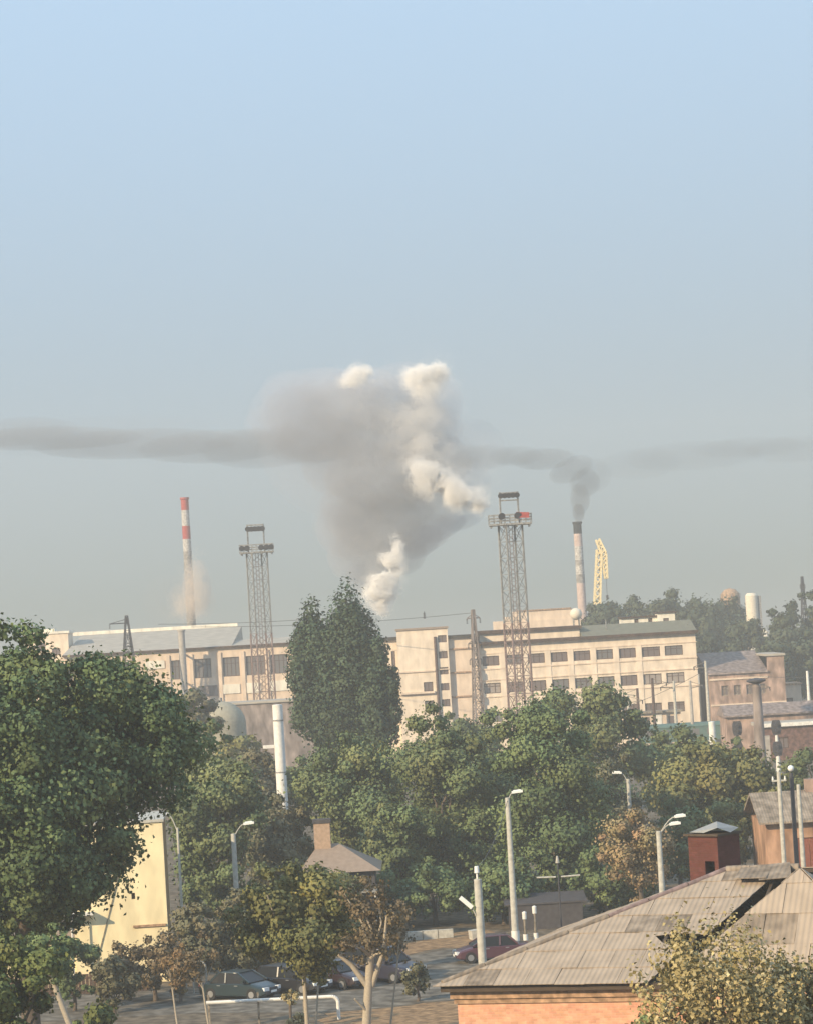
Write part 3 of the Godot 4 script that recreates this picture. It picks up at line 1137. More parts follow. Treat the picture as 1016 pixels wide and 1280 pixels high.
func cable(label: String, a: Vector3, b: Vector3, sag: float, r := 0.03, n := 14) -> void:
	var st := begin()
	var last := a
	for k in n:
		var f := (k + 1.0) / n
		var p := a.lerp(b, f) - Vector3(0, 4.0 * sag * f * (1.0 - f), 0)
		bar(st, last, p, r, r, 5)
		last = p
	var o := done("overhead_cable", st, "cable")
	tag(o, label, "cable", "overhead cables")


func build_masts() -> void:
	mast("taller lattice floodlight mast with a red panel on its deck, before the cream factory", Vector3(11.65, 0, -330), 0.42, 1.0, 29.2, 33.0, 2.4, true)
	mast("grey lattice floodlight mast left of the poplars, before the factory hall", Vector3(-21.4, 0, -410), 0.42, 1.12, 29.8, 33.9, 2.35, false)
	pylon("lattice_pylon", "dark lattice pylon with one arm, rising in front of the white roof monitor", Vector3(-42.2, 0, -430), 2.1, 22.2, 2.2, "dark_steel", [[-2.6, 0.1, 21.1], [-0.6, 0.6, 17.6]])
	pylon("lattice_pylon", "mauve lattice pylon against the gap beside the stair tower", Vector3(7.9, 0, -380), 0.85, 20.0, 1.6, "mauve_concrete", [[-0.9, 0.9, 18.9], [-0.9, 0.9, 15.6], [-0.8, 0.8, 13.5]])
	pylon("lattice_pylon", "thin lattice pylon tip above the far trees at the right border", Vector3(75.3, 0, -560), 1.0, 23.2, 2.0, "dark_steel", [[-0.5, 0.5, 21.6]])
	cable("thin cable running left from the mauve pylon over the stair tower", Vector3(7.9, 19.6, -380), Vector3(-30, 19.9, -395), 0.5, 0.035)
	cable("thin cable between the left floodlight mast and the poplars", Vector3(-36, 20.6, -412), Vector3(-5, 20.2, -400), 0.35, 0.035)
	var o := begin()
	for k in 5:
		bar(o, Vector3(1.55, 19.95 - 0.16 * k, -382.6), Vector3(1.55, 19.85 - 0.16 * k, -382.6), 0.2, 0.12, 10)
	bar(o, Vector3(1.55, 20.15, -382.6), Vector3(1.55, 19.2, -382.6), 0.05, 0.05, 6)
	tag(done("cable_insulator", o, "dark_steel"), "dark insulator hanging on the cable above the stair tower", "insulator")


# ------------------------------------------------------------------ smoke

func fog(parent: Node3D, called: String, c: Vector3, size: Vector3, density: float, color: Color, roll := 0.0) -> void:
	var f := FogVolume.new()
	f.shape = RenderingServer.FOG_VOLUME_SHAPE_ELLIPSOID
	f.size = size
	f.position = c
	f.rotation.z = roll
	var m := FogMaterial.new()
	m.albedo = color.linear_to_srgb()
	m.density = density
	m.edge_fade = 0.3
	f.material = m
	f.name = called
	parent.add_child(f, true)
	fix_name(f, called)


# a cloud of small round droplet clots: densest in the middle, torn by noise at its edge
func droplets(parent: Node3D, mat: StandardMaterial3D, m: Mesh, seed_: int, blobs: Array, cover: float, size: float, spread: float) -> void:
	var rng := RandomNumberGenerator.new()
	rng.seed = seed_
	var nz := FastNoiseLite.new()
	nz.seed = seed_
	nz.frequency = 0.16
	nz.fractal_octaves = 3
	var list: Array[Transform3D] = []
	for b in blobs:
		var n := int(cover * b[6] * b[3] * b[4] / (size * size))
		var turn := Basis(Vector3(0, 0, 1), b[5])
		for k in n:
			var d := Vector3(rng.randfn(), rng.randfn(), rng.randfn()) * spread
			var p := Vector3(b[0], b[1], b[2]) + turn * Vector3(d.x * b[3], d.y * b[4], d.z * minf(b[3], b[4]))
			if nz.get_noise_3dv(p) < d.length() * 0.58 - 0.67:
				continue
			var r := size * rng.randf_range(0.6, 1.3)
			list.append(Transform3D(Basis.from_euler(Vector3(rng.randf() * TAU, rng.randf() * TAU, 0)).scaled(Vector3.ONE * r), p))
	var mm := MultiMesh.new()
	mm.transform_format = MultiMesh.TRANSFORM_3D
	mm.mesh = m
	mm.instance_count = list.size()
	for i in list.size():
		mm.set_instance_transform(i, list[i])
	var o := MultiMeshInstance3D.new()
	o.name = "billow"
	o.multimesh = mm
	o.material_override = mat
	o.set_meta("kind", "stuff")
	parent.add_child(o, true)
	fix_name(o, "billow")


func build_smoke() -> void:
	var z := -640.0
	var steam := StandardMaterial3D.new()
	steam.resource_name = "steam"
	steam.albedo_color = Color(0.99, 0.98, 0.965)
	steam.roughness = 1.0
	steam.metallic_specular = 0.0
	var blush: StandardMaterial3D = steam.duplicate()
	blush.resource_name = "pink_steam"
	blush.albedo_color = Color(0.97, 0.90, 0.82)
	var pm := SphereMesh.new()
	pm.radius = 1.0
	pm.height = 2.0
	pm.radial_segments = 5
	pm.rings = 2
	var t := thing("smoke_plume", "large grey smoke plume with bright white steam billows rising behind the poplars", "smoke")
	t.set_meta("kind", "stuff")
	var grey := Color(0.89, 0.90, 0.97)
	var dark := Color(0.56, 0.56, 0.62)
	for g in PLUME:
		fog(t, "smoke_puff", Vector3(g[0], g[1], z + g[4]), Vector3(g[2], g[3], minf(g[2], g[3]) * 1.1) * 2.0, g[5], dark if g[6] else grey, g[7])
	droplets(t, steam, pm, 91, STEAM, 4.5, 0.042, 0.5)
	droplets(t, steam, pm, 94, VEIL, 0.9, 0.026, 0.5)
	t = thing("drifting_smoke", "thin flat grey smoke layer drifting left from the plume", "smoke")
	t.set_meta("kind", "stuff")
	for g in DRIFT_LEFT:
		fog(t, "smoke_streak", Vector3(g[0], g[1], z + g[4]), Vector3(g[2], g[3], 9.0) * 2.0, g[5], Color(0.50, 0.51, 0.53), g[7])
	t = thing("stack_smoke", "dark smoke leaving the soot topped stack and drifting both ways", "smoke")
	t.set_meta("kind", "stuff")
	for g in DRIFT_RIGHT:
		fog(t, "smoke_streak", Vector3(g[0], g[1], -605.0 + g[4]), Vector3(g[2], g[3], 5.0) * 2.0, g[5], Color(0.38, 0.40, 0.42), g[7])
	t = thing("steam_cloudlet", "faint pinkish steam puff at the foot of the striped stack", "smoke")
	t.set_meta("kind", "stuff")
	droplets(t, blush, pm, 93, [[-44.9, 29.0, -606.0, 3.0, 6.2, 0.0, 1.0], [-46.5, 25.0, -607.0, 4.5, 3.5, 0.0, 1.0]], 0.4, 0.035, 0.5)
	fog(t, "smoke_puff", Vector3(-44.9, 28.6, -612), Vector3(6.4, 12.0, 6.0), 0.11, Color(0.93, 0.85, 0.79))
	fog(t, "smoke_puff", Vector3(-46.5, 26.0, -616), Vector3(11, 9.0, 7.0), 0.04, Color(0.88, 0.79, 0.73))
	fog(t, "smoke_puff", Vector3(-51.5, 26.0, -618), Vector3(12, 12.0, 6.0), 0.015, Color(0.78, 0.66, 0.60))


# x, y, half width, half height, depth offset, density, dark, roll
const PLUME := [
	[-9.4, 57.7, 22.0, 16.8, 8.0, 0.012, false, 0.00],
	[-17.8, 65.3, 15.9, 10.6, 4.0, 0.022, false, 0.00],
	[-5.0, 41.5, 15.9, 10.6, 6.0, 0.017, false, 0.00],
	[-6.7, 24.3, 3.2, 3.9, 0.0, 0.075, false, 0.00],
	[-8.2, 29.0, 6.0, 4.9, 0.0, 0.075, false, 0.00],
	[-10.4, 33.9, 7.8, 6.3, 0.0, 0.069, false, 0.00],
	[-12.2, 40.2, 8.1, 7.1, 0.0, 0.050, false, 0.00],
	[-1.9, 34.3, 6.0, 5.3, 0.0, 0.062, true, 0.00],
	[3.6, 37.9, 6.7, 4.2, 2.0, 0.075, true, 0.35],
	[7.6, 39.4, 6.3, 2.6, -14.0, 0.137, true, 0.38],
	[12.9, 40.5, 4.6, 1.6, -14.0, 0.125, true, 0.28],
	[2.6, 36.5, 5.3, 3.5, -8.0, 0.100, true, 0.44],
	[-6.8, 40.8, 10.2, 7.1, 4.0, 0.056, false, 0.00],
	[-11.9, 44.6, 7.1, 7.1, 0.0, 0.044, false, 0.00],
	[-1.4, 44.0, 7.9, 6.3, 0.0, 0.062, true, 0.00],
	[7.5, 45.2, 8.8, 5.3, 6.0, 0.056, true, -0.35],
	[-4.5, 51.2, 13.2, 7.9, 6.0, 0.056, false, 0.00],
	[-13.1, 54.4, 9.7, 7.4, 0.0, 0.050, false, 0.00],
	[4.5, 53.4, 10.6, 7.1, 6.0, 0.050, false, 0.00],
	[12.2, 49.4, 7.1, 5.6, 5.0, 0.037, false, -0.35],
	[-18.1, 60.9, 10.6, 6.0, 0.0, 0.050, false, 0.00],
	[-8.4, 60.3, 10.6, 7.1, 0.0, 0.050, false, 0.00],
	[3.1, 60.5, 10.6, 7.1, 5.0, 0.050, false, 0.00],
	[-22.2, 66.5, 8.8, 6.3, 0.0, 0.050, false, 0.00],
	[-12.4, 66.8, 10.6, 6.3, 0.0, 0.056, false, 0.00],
	[-1.9, 66.2, 10.6, 6.7, 5.0, 0.044, false, 0.00],
	[7.9, 66.5, 6.0, 7.4, 3.0, 0.044, false, 0.00],
	[-24.6, 71.0, 6.3, 4.9, 0.0, 0.037, false, 0.00],
	[-15.7, 71.4, 8.1, 4.6, 0.0, 0.044, false, 0.00],
	[-7.7, 71.8, 7.1, 4.2, 0.0, 0.050, false, 0.00],
	[1.1, 70.4, 8.8, 5.6, 5.0, 0.037, false, 0.00],
	[-28.5, 64.2, 6.3, 4.6, 0.0, 0.031, false, 0.00],
	[15.3, 56.3, 7.1, 6.3, 5.0, 0.022, false, 0.00],
	[-20.9, 58.4, 8.8, 3.9, 0.0, 0.037, true, 0.00],
]
const DRIFT_LEFT := [
	[-78.1, 63.8, 21.2, 2.6, 0.0, 0.040, false, -0.03],
	[-58.7, 61.5, 22.9, 3.4, 0.0, 0.037, false, -0.02],
	[-41.1, 59.9, 17.6, 3.7, 0.0, 0.035, false, 0.00],
	[-30.6, 59.0, 14.1, 4.6, 0.0, 0.031, false, 0.00],
	[-85.1, 65.7, 14.1, 3.2, 0.0, 0.027, false, 0.00],
	[-67.5, 63.7, 26.4, 4.6, 0.0, 0.007, false, 0.00],
]
const DRIFT_RIGHT := [
	[35.7, 39.5, 1.3, 2.0, 0.0, 0.120, true, 0.00],
	[36.2, 42.4, 2.1, 3.3, 0.0, 0.080, true, 0.00],
	[37.4, 45.7, 3.3, 3.0, 0.0, 0.060, true, 0.00],
	[34.7, 48.6, 5.0, 2.6, 0.0, 0.060, true, 0.35],
	[29.1, 51.1, 6.9, 2.3, 0.0, 0.060, true, 0.00],
	[23.3, 52.1, 5.6, 2.1, 0.0, 0.040, true, 0.00],
	[16.7, 52.2, 7.4, 2.6, 0.0, 0.040, true, 0.00],
	[10.1, 52.9, 7.4, 2.8, 0.0, 0.033, true, 0.00],
	[39.6, 47.2, 3.6, 3.6, 0.0, 0.027, true, 0.00],
	[48.8, 49.0, 9.1, 3.3, 0.0, 0.019, true, 0.00],
	[60.5, 50.0, 14.9, 3.1, 0.0, 0.023, true, 0.00],
	[72.2, 51.1, 12.4, 2.1, 0.0, 0.025, true, 0.00],
	[82.1, 50.1, 11.6, 2.8, 0.0, 0.021, true, 0.00],
]
# x, y, z, half width, half height, roll, share
const STEAM := [
	[-6.8, 22.7, -622.0, 1.7, 2.6, 0.00, 1.20],
	[-6.7, 25.2, -622.0, 3.8, 2.9, 0.00, 1.20],
	[-5.5, 28.2, -622.0, 3.4, 2.4, 0.35, 0.90],
	[-3.7, 31.6, -622.0, 3.1, 2.6, 0.00, 0.80],
	[-2.3, 34.9, -622.0, 1.7, 2.7, 0.00, 0.45],
	[5.5, 48.9, -622.0, 5.5, 3.3, -0.44, 1.20],
	[11.5, 45.6, -622.0, 5.8, 3.1, -0.44, 1.20],
	[15.5, 43.2, -622.0, 2.7, 1.7, -0.35, 0.70],
	[4.8, 51.0, -622.0, 4.1, 2.7, -0.17, 0.70],
	[5.5, 69.9, -622.0, 3.8, 3.8, 0.00, 0.80],
	[8.1, 71.8, -622.0, 3.1, 2.1, 0.00, 0.80],
	[3.4, 71.4, -622.0, 2.7, 2.4, 0.00, 0.60],
	[-8.2, 72.5, -622.0, 3.8, 2.2, 0.00, 0.50],
	[-10.4, 70.8, -622.0, 2.7, 1.7, 0.00, 0.35],
]
const VEIL := [
	[-10.4, 67.7, -630.0, 12.2, 6.9, 0.00, 0.16],
	[-0.2, 63.6, -630.0, 13.9, 10.4, 0.00, 0.22],
	[-6.1, 51.7, -630.0, 13.9, 8.7, 0.00, 0.10],
	[9.5, 50.8, -630.0, 8.7, 6.2, 0.00, 0.50],
	[7.1, 68.4, -630.0, 6.9, 7.8, 0.00, 0.25],
	[-7.0, 36.1, -630.0, 8.7, 8.7, 0.00, 0.12],
	[-7.5, 26.6, -630.0, 5.2, 6.9, 0.00, 0.25],
	[4.6, 56.0, -630.0, 5.9, 5.2, 0.00, 1.70],
	[3.6, 62.5, -630.0, 6.6, 5.9, 0.00, 1.10],
]


# ------------------------------------------------------------------ near house

# lays sheets over a roof face: o is its lower left corner, ux runs along the eave, us up the slope
func lay_sheets(parent: Node3D, o: Vector3, ux: Vector3, us: Vector3, outline: PackedVector2Array, w: float, h: float, seed_: int, gone: Array = []) -> void:
	var rng := RandomNumberGenerator.new()
	rng.seed = seed_
	var n := ux.cross(us).normalized()
	var lo := outline[0]
	var hi := outline[0]
	for p in outline:
		lo = lo.min(p)
		hi = hi.max(p)
	var row := 0
	var y := lo.y - 0.02
	while y < hi.y:
		var x := lo.x - (0.5 * w if row % 2 else 0.0)
		while x < hi.x:
			var r := PackedVector2Array([Vector2(x, y - 0.12), Vector2(x + w - 0.012, y - 0.12), Vector2(x + w - 0.012, y + h), Vector2(x, y + h)])
			var skip := false
			for g in gone:
				if g.has_point(Vector2(x + w / 2, y + h / 2)):
					skip = true
			if not skip:
				for piece in Geometry2D.intersect_polygons(r, outline):
					if piece.size() < 3:
						continue
					var c := Vector2(x, y)
					var q := PackedVector2Array()
					for p in piece:
						q.append(p - c)
					var tilt := Basis(ux, us, n) * Basis(Vector3(1, 0, 0), -0.018 + rng.randf_range(-0.006, 0.006)) * Basis(Vector3(0, 0, 1), rng.randf_range(-0.006, 0.006)) * Basis(Vector3(0, 1, 0), rng.randf_range(-0.008, 0.008))
					var st := begin()
					var lift := 0.045 + rng.randf_range(0, 0.02)
					prism(st, q, 0.0, 0.022, tilt, o + ux * c.x + us * c.y + n * lift)
					done("roof_sheet", st, "roof_slate" if rng.randf() < 0.93 else ["roof_slate_dark", "roof_slate_pale"][rng.randi() % 2], parent)
			x += w
		y += h
		row += 1


func build_near_house() -> void:
	var turn := deg_to_rad(-18.1)
	var t := thing("brick_house", "orange brick house in the foreground under a worn grey sheet roof with missing sheets", "house", Vector3(0.15, 0, -95), turn)
	var e := 7.1
	var rise := 2.7
	var st := begin()
	wall_with_openings(st, 0.45, 13.0, 0, 6.45, -0.5, 0.4, [[2.2, 3.3, 3.6, 5.3], [5.6, 6.7, 3.6, 5.3], [9.0, 10.1, 3.6, 5.3]])
	lim(st, 0.45, 0.85, 0, 6.45, -15.5, -0.9)
	lim(st, 12.6, 13.0, 0, 6.45, -15.5, -0.9)
	lim(st, 0.45, 13.0, 0, 6.45, -15.9, -15.5)
	done("wall", st, "orange_brick", t)
	for x in [2.2, 5.6, 9.0]:
		window(t, x, x + 1.1, 3.6, 5.3, -0.68, "white_paint", "glass_dark", 1, true)
	st = begin()
	lim(st, 0.36, 13.05, 6.45, 6.62, -15.97, -0.42)
	lim(st, 0.26, 13.1, 6.62, 6.88, -16.04, -0.33)
	done("cornice", st, "cornice", t)
	st = begin()
	lim(st, 0.04, 13.2, 6.88, 7.06, -16.2, -0.06)
	done("eave_board", st, "old_wood", t)
	# bare rafters under the sheets
	st = begin()
	for k in 12:
		var x := 1.2 + 0.95 * k
		var top := minf(8.0, x)
		strut(st, Vector3(x, e - 0.02, -0.1), Vector3(x, e + rise * top / 8.0 - 0.05, -top), 0.1)
		strut(st, Vector3(x, e - 0.02, -15.9), Vector3(x, e + rise * top / 8.0 - 0.05, -16.0 + top), 0.1)
	strut(st, Vector3(0.05, e, -0.05), Vector3(8.0, e + rise - 0.04, -8.0), 0.12)
	strut(st, Vector3(0.05, e, -15.95), Vector3(8.0, e + rise - 0.04, -8.0), 0.12)
	strut(st, Vector3(8.0, e + rise - 0.04, -8.0), Vector3(12.6, e + rise - 0.04, -8.0), 0.12)
	done("rafters", st, "old_wood", t)
	st = begin()
	lim(st, 0.9, 12.6, 6.90, 6.97, -15.4, -0.95)
	done("attic_floor", st, "old_wood", t)
	st = begin()
	prism(st, PackedVector2Array([Vector2(-0.6, e - 0.05), Vector2(-8.0, e + rise - 0.1), Vector2(-15.4, e - 0.05)]), 12.3, 12.5, Basis(Vector3(0, 0, 1), Vector3.UP, Vector3(1, 0, 0)))
	done("gable_boards", st, "old_wood", t)
	var sl := Vector2(8.0, rise).length()
	var us := Vector3(0, rise, -8.0) / sl
	lay_sheets(t, Vector3(0, e, 0), Vector3(1, 0, 0), us, PackedVector2Array([Vector2(-0.15, -0.15), Vector2(7.0, -0.15), Vector2(7.7, 2.2), Vector2(6.9, 2.75), Vector2(6.55, 3.3), Vector2(7.3, 3.5), Vector2(8.3, 3.35), Vector2(9.95, sl), Vector2(7.9, sl)]), 1.02, 1.3, 3)
	lay_sheets(t, Vector3(12.7, e, -16.0), Vector3(-1, 0, 0), Vector3(0, rise, 8.0) / sl, PackedVector2Array([Vector2(0.0, -0.15), Vector2(12.85, -0.15), Vector2(4.7, sl), Vector2(0.0, sl)]), 1.02, 1.3, 4)
	lay_sheets(t, Vector3(0, e, -16.0), Vector3(0, 0, 1), Vector3(8.0, rise, 0) / sl, PackedVector2Array([Vector2(-0.15, -0.15), Vector2(16.15, -0.15), Vector2(8.0, sl)]), 1.02, 1.3, 5)
	# loose strip of sheets slipping at the ridge, ridge caps
	for k in 3:
		st = begin()
		bar(st, Vector3(8.0 + 0.85 * k, e + rise + 0.05, -8.0), Vector3(8.83 + 0.85 * k, e + rise + 0.06, -8.0), 0.14, 0.15, 8)
		done("ridge_cap", st, "roof_slate_pale", t)
	for k in 7:
		st = begin()
		var a := Vector3(0.1 + 1.13 * k, e + rise * (0.1 + 1.13 * k) / 8.0 + 0.05, -0.1 - 1.13 * k)
		var b := a + Vector3(1.1, rise * 1.1 / 8.0 + 0.015, -1.1)
		bar(st, a, b, 0.10, 0.11, 8)
		done("hip_cap", st, "steel_rust" if k > 3 else "roof_slate_dark", t)
	for k in 2:
		st = begin()
		box(st, Vector3(9.1 + 0.7 * k, e + rise + 0.02, -7.35), Vector3(1.1, 0.025, 1.5), Basis(Vector3(1, 0, 0), 0.19 + 0.06 * k) * Basis(Vector3(0, 1, 0), 0.2 * k))
		done("slipped_sheet", st, "roof_slate_pale", t)
	# brick shaft with bent tin cap
	st = begin()
	var hw := 0.66
	wall_with_openings(st, -hw, hw, 6.9, 10.65, hw, 0.2, [[0.05, 0.48, 9.0, 9.75]])
	lim(st, -hw, hw, 6.9, 10.65, -hw, -hw + 0.2)
	lim(st, -hw, -hw + 0.2, 6.9, 10.65, -hw + 0.2, hw - 0.2)
	lim(st, hw - 0.2, hw, 6.9, 10.65, -hw + 0.2, hw - 0.2)
	var at := Vector3(6.45, 0, -13.3)
	var ch := obj("chimney", st.commit(), "red_brick", t, at, deg_to_rad(18.1 - 43))
	ch.set_meta("label", "dark red brick shaft with small square opening")
	st = begin()
	lim(st, -hw - 0.12, hw + 0.12, 10.65, 10.73, -hw - 0.12, hw + 0.12)
	done("coping", st, "old_wood", ch)
	st = begin()
	quad(st, Vector3(-0.6, 10.78, 0.62), Vector3(0.15, 11.12, -0.05), Vector3(0.66, 10.95, 0.6), Vector3(0.1, 10.77, 0.7))
	quad(st, Vector3(-0.6, 10.77, -0.62), Vector3(0.66, 10.85, -0.66), Vector3(0.15, 11.12, -0.05), Vector3(-0.6, 10.78, 0.62))
	quad(st, Vector3(0.66, 10.95, 0.6), Vector3(0.15, 11.12, -0.05), Vector3(0.66, 10.85, -0.66), Vector3(0.85, 10.74, 0.1))
	done("tin_cap", st, "tin", ch)
	st = begin()
	lim(st, -hw + 0.2, hw - 0.2, 8.8, 8.86, -hw + 0.2, hw - 0.2)
	done("flue_floor", st, "soot", ch)

	# second house, its pyramid roof overlapping the first
	var h2 := 3.3
	var rise2 := 2.75
	var y2 := 7.75
	t = thing("brick_house", "second brick house at the right border with steep grey pyramid roof", "house", Vector3(7.52, 0, -89.5), turn)
	st = begin()
	lim(st, 0.4, 2 * h2 - 0.4, 0, y2 - 0.25, -2 * h2 + 0.4, -0.4)
	done("wall", st, "orange_brick", t)
	st = begin()
	lim(st, 0.1, 2 * h2 - 0.1, y2 - 0.25, y2 - 0.08, -2 * h2 + 0.1, -0.1)
	done("eave_board", st, "old_wood", t)
	var s2 := Vector2(h2, rise2).length()
	var tri2 := PackedVector2Array([Vector2(-0.1, -0.1), Vector2(2 * h2 + 0.1, -0.1), Vector2(h2, s2)])
	lay_sheets(t, Vector3(0, y2, 0), Vector3(1, 0, 0), Vector3(0, rise2, -h2) / s2, tri2, 1.02, 1.3, 6)
	lay_sheets(t, Vector3(2 * h2, y2, 0), Vector3(0, 0, -1), Vector3(-h2, rise2, 0) / s2, tri2, 1.02, 1.3, 7)
	lay_sheets(t, Vector3(2 * h2, y2, -2 * h2), Vector3(-1, 0, 0), Vector3(0, rise2, h2) / s2, tri2, 1.02, 1.3, 8)
	lay_sheets(t, Vector3(0, y2, -2 * h2), Vector3(0, 0, 1), Vector3(h2, rise2, 0) / s2, tri2, 1.02, 1.3, 9)
	st = begin()
	for s in [[0, 0], [1, 0], [1, 1], [0, 1]]:
		strut(st, Vector3(2 * h2 * s[0], y2 - 0.02, -2 * h2 * s[1]), Vector3(h2, y2 + rise2 - 0.05, -h2), 0.12)
	done("rafters", st, "old_wood", t)


func build_yellow_house() -> void:
	var t := thing("yellow_house", "sunlit yellow plastered house showing through the big tree", "house", Vector3(-14.4, 0, -160.5), deg_to_rad(3.6))
	var st := begin()
	wall_with_openings(st, -5.1, 0, 0, 8.75, 0, 0.35, [[-1.9, -1.7, 4.6, 4.95]])
	lim(st, -5.1, -4.75, 0, 8.75, -7, -0.35)
	lim(st, -5.1, 0, 0, 8.75, -7.35, -7)
	done("wall", st, "yellow_plaster", t)
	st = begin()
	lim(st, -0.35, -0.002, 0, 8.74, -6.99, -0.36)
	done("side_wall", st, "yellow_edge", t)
	st = begin()
	lim(st, -1.9, -1.7, 4.6, 4.95, -0.3, -0.25)
	done("vent", st, "old_wood", t)
	st = begin()
	lim(st, -5.2, 0.08, 8.75, 8.9, -7.45, 0.1)
	done("roof_slab", st, "pale_concrete", t)
	st = begin()
	lim(st, -1.9, -0.1, 3.05, 3.17, 0, 0.1)
	done("ledge", st, "cornice", t)
	st = begin()
	bar(st, Vector3(-2.4, 6.4, 0.05), Vector3(-4.1, 0.9, 0.05), 0.025, 0.025, 5)
	done("wire", st, "frame_pale", t)
	# low porch and wing to the left
	st = begin()
	lim(st, -13.5, -5.12, 0, 2.5, -5, -0.6)
	done("low_wing", st, "yellow_plaster", t)
	st = begin()
	lim(st, -6.4, -4.0, 3.95, 4.07, 0.002, 0.9)
	for x in [-6.2, -5.2]:
		bar(st, Vector3(x, 0, 0.8), Vector3(x, 3.95, 0.8), 0.05, 0.05, 6)
	done("porch_canopy", st, "white_paint", t)
	st = begin()
	lim(st, -13.7, -5.12, 2.5, 2.65, -5.2, -0.4)
	done("low_roof", st, "tan_roof", t)
	# board fence before it
	var f := thing("board_fence", "low brown board fence in front of the yellow house", "fence", Vector3(-17.0, 0, -156.5))
	var rng := RandomNumberGenerator.new()
	rng.seed = 8
	for k in 44:
		st = begin()
		lim(st, -7.0 + 0.2 * k, -6.82 + 0.2 * k, 0.05, 1.15 + rng.randf_range(-0.05, 0.06), 0, 0.03)
		done("board", st, "brown_boards", f)
	st = begin()
	lim(st, -7.0, 1.8, 0.35, 0.43, -0.06, -0.005)
	lim(st, -7.0, 1.8, 0.85, 0.93, -0.06, -0.005)
	done("rail", st, "old_wood", f)
	# pale tube frames of a playground
	for q in [["pale bent tube frame standing by the board fence", -13.4, -154.5], ["second pale bent tube frame, nearer the cars", -12.3, -154.2]]:
		t = thing("tube_frame", q[0], "climbing frame", Vector3(q[1], 0, q[2]), 0, "tube frames by the board fence")
		st = begin()
		var last := Vector3(-0.35, 0, 0)
		for k in 9:
			var an := PI - PI * k / 8.0
			var p := Vector3(0.35 * cos(an), 1.35 + 0.35 * sin(an), 0)
			bar(st, last, p, 0.045, 0.045, 6)
			last = p
		bar(st, last, Vector3(0.35, 0, 0), 0.045, 0.045, 6)
		done("tube", st, "pale_concrete", t)
		st = begin()
		bar(st, Vector3(-0.35, 0.7, 0), Vector3(0.35, 0.7, 0), 0.03, 0.03, 6)
		done("rung", st, "pale_concrete", t)


func build_mid_house() -> void:
	var t := thing("tan_roof_house", "small house with tan roof and tall tan chimney sunk among the middle trees", "house", Vector3(0, 0, -178))
	var st := begin()
	wall_with_openings(st, -7.4, -3.2, 0, 3.9, 0, 0.3, [[-6.6, -5.8, 1.2, 2.6], [-4.9, -4.1, 1.2, 2.6]])
	lim(st, -7.4, -7.1, 0, 3.9, -6, -0.3)
	lim(st, -3.5, -3.2, 0, 3.9, -6, -0.3)
	lim(st, -7.4, -3.2, 0, 3.9, -6.3, -6)
	done("wall", st, "dark_wall", t)
	window(t, -6.6, -5.8, 1.2, 2.6, -0.1, "white_paint", "glass_dark", 1, true)
	window(t, -4.9, -4.1, 1.2, 2.6, -0.1, "white_paint", "glass_dark", 1, true)
	st = begin()
	var a := Vector3(-7.8, 3.95, 0.5)
	var b := Vector3(-2.8, 3.95, 0.5)
	var c := Vector3(-2.8, 3.95, -6.6)
	var d := Vector3(-7.8, 3.95, -6.6)
	var p := Vector3(-6.6, 5.5, -3.0)
	var q := Vector3(-5.4, 5.5, -3.0)
	quad(st, p, q, b, a)
	tri(st, q, c, b)
	quad(st, q, p, d, c)
	tri(st, p, a, d)
	quad(st, a, b, c, d)
	done("roof", st, "tan_roof", t)
	st = begin()
	lim(st, -6.85, -5.85, 4.3, 7.0, -3.2, -2.4)
	var ch := done("chimney", st, "tan_brick", t)
	st = begin()
	lim(st, -6.92, -5.78, 6.82, 7.06, -3.27, -2.33)
	done("cap", st, "dark_wall", ch)
	st = begin()
	lim(st, -5.2, -3.1, 2.75, 2.85, 0.002, 1.6)
	done("porch_roof", st, "tin", t)
	for x in [-5.1, -3.2]:
		st = begin()
		bar(st, Vector3(x, 0, 1.5), Vector3(x, 2.75, 1.5), 0.06, 0.06, 6)
		done("porch_post", st, "white_paint", t)


# ------------------------------------------------------------------ posts, signals

# concrete pole; arms are [dx, dy] of a curved pipe that ends in a lamp head
func lamp_post(label: String, at: Vector3, h: float, r0: float, r1: float, arms: Array, mat := "pale_concrete", white_foot := false, group := "street lamps round the yard") -> Node3D:
	var t := thing("street_lamp", label, "street lamp", at, 0, group)
	var st := begin()
	lathe(st, [Vector2(r0, 1.3 if white_foot else 0.0), Vector2(r1, h), Vector2(r1 * 0.5, h + 0.02)], Vector3.ZERO, 12)
	done("pole", st, mat, t)
	if white_foot:
		st = begin()
		lathe(st, [Vector2(r0 + 0.03, 0), Vector2(r0 + 0.03, 1.3)], Vector3.ZERO, 12)
		done("painted_foot", st, "white_paint", t)
	for a in arms:
		st = begin()
		var last := Vector3(0, h - 0.25, 0)
		for k in 5:
			var f := (k + 1) / 5.0
			var p := Vector3(a[0] * f, h - 0.25 + (a[1] + 0.25) * sin(f * PI / 2), a[2] * f if a.size() > 2 else 0.0)
			bar(st, last, p, 0.035, 0.035, 6)
			last = p
		done("arm", st, "pale_concrete", t)
		st = begin()
		var dirv := Vector3(signf(a[0]), 0.08, 0.0).normalized()
		var up := Vector3(-dirv.y * dirv.x, 1, 0).normalized()
		box(st, last + dirv * 0.22, Vector3(0.62, 0.13, 0.26), Basis(dirv, up, dirv.cross(up)))
		box(st, last + dirv * 0.22 + up * 0.08, Vector3(0.42, 0.06, 0.18), Basis(dirv, up, dirv.cross(up)))
		done("lamp_head", st, "lamp_white", t)
	return t


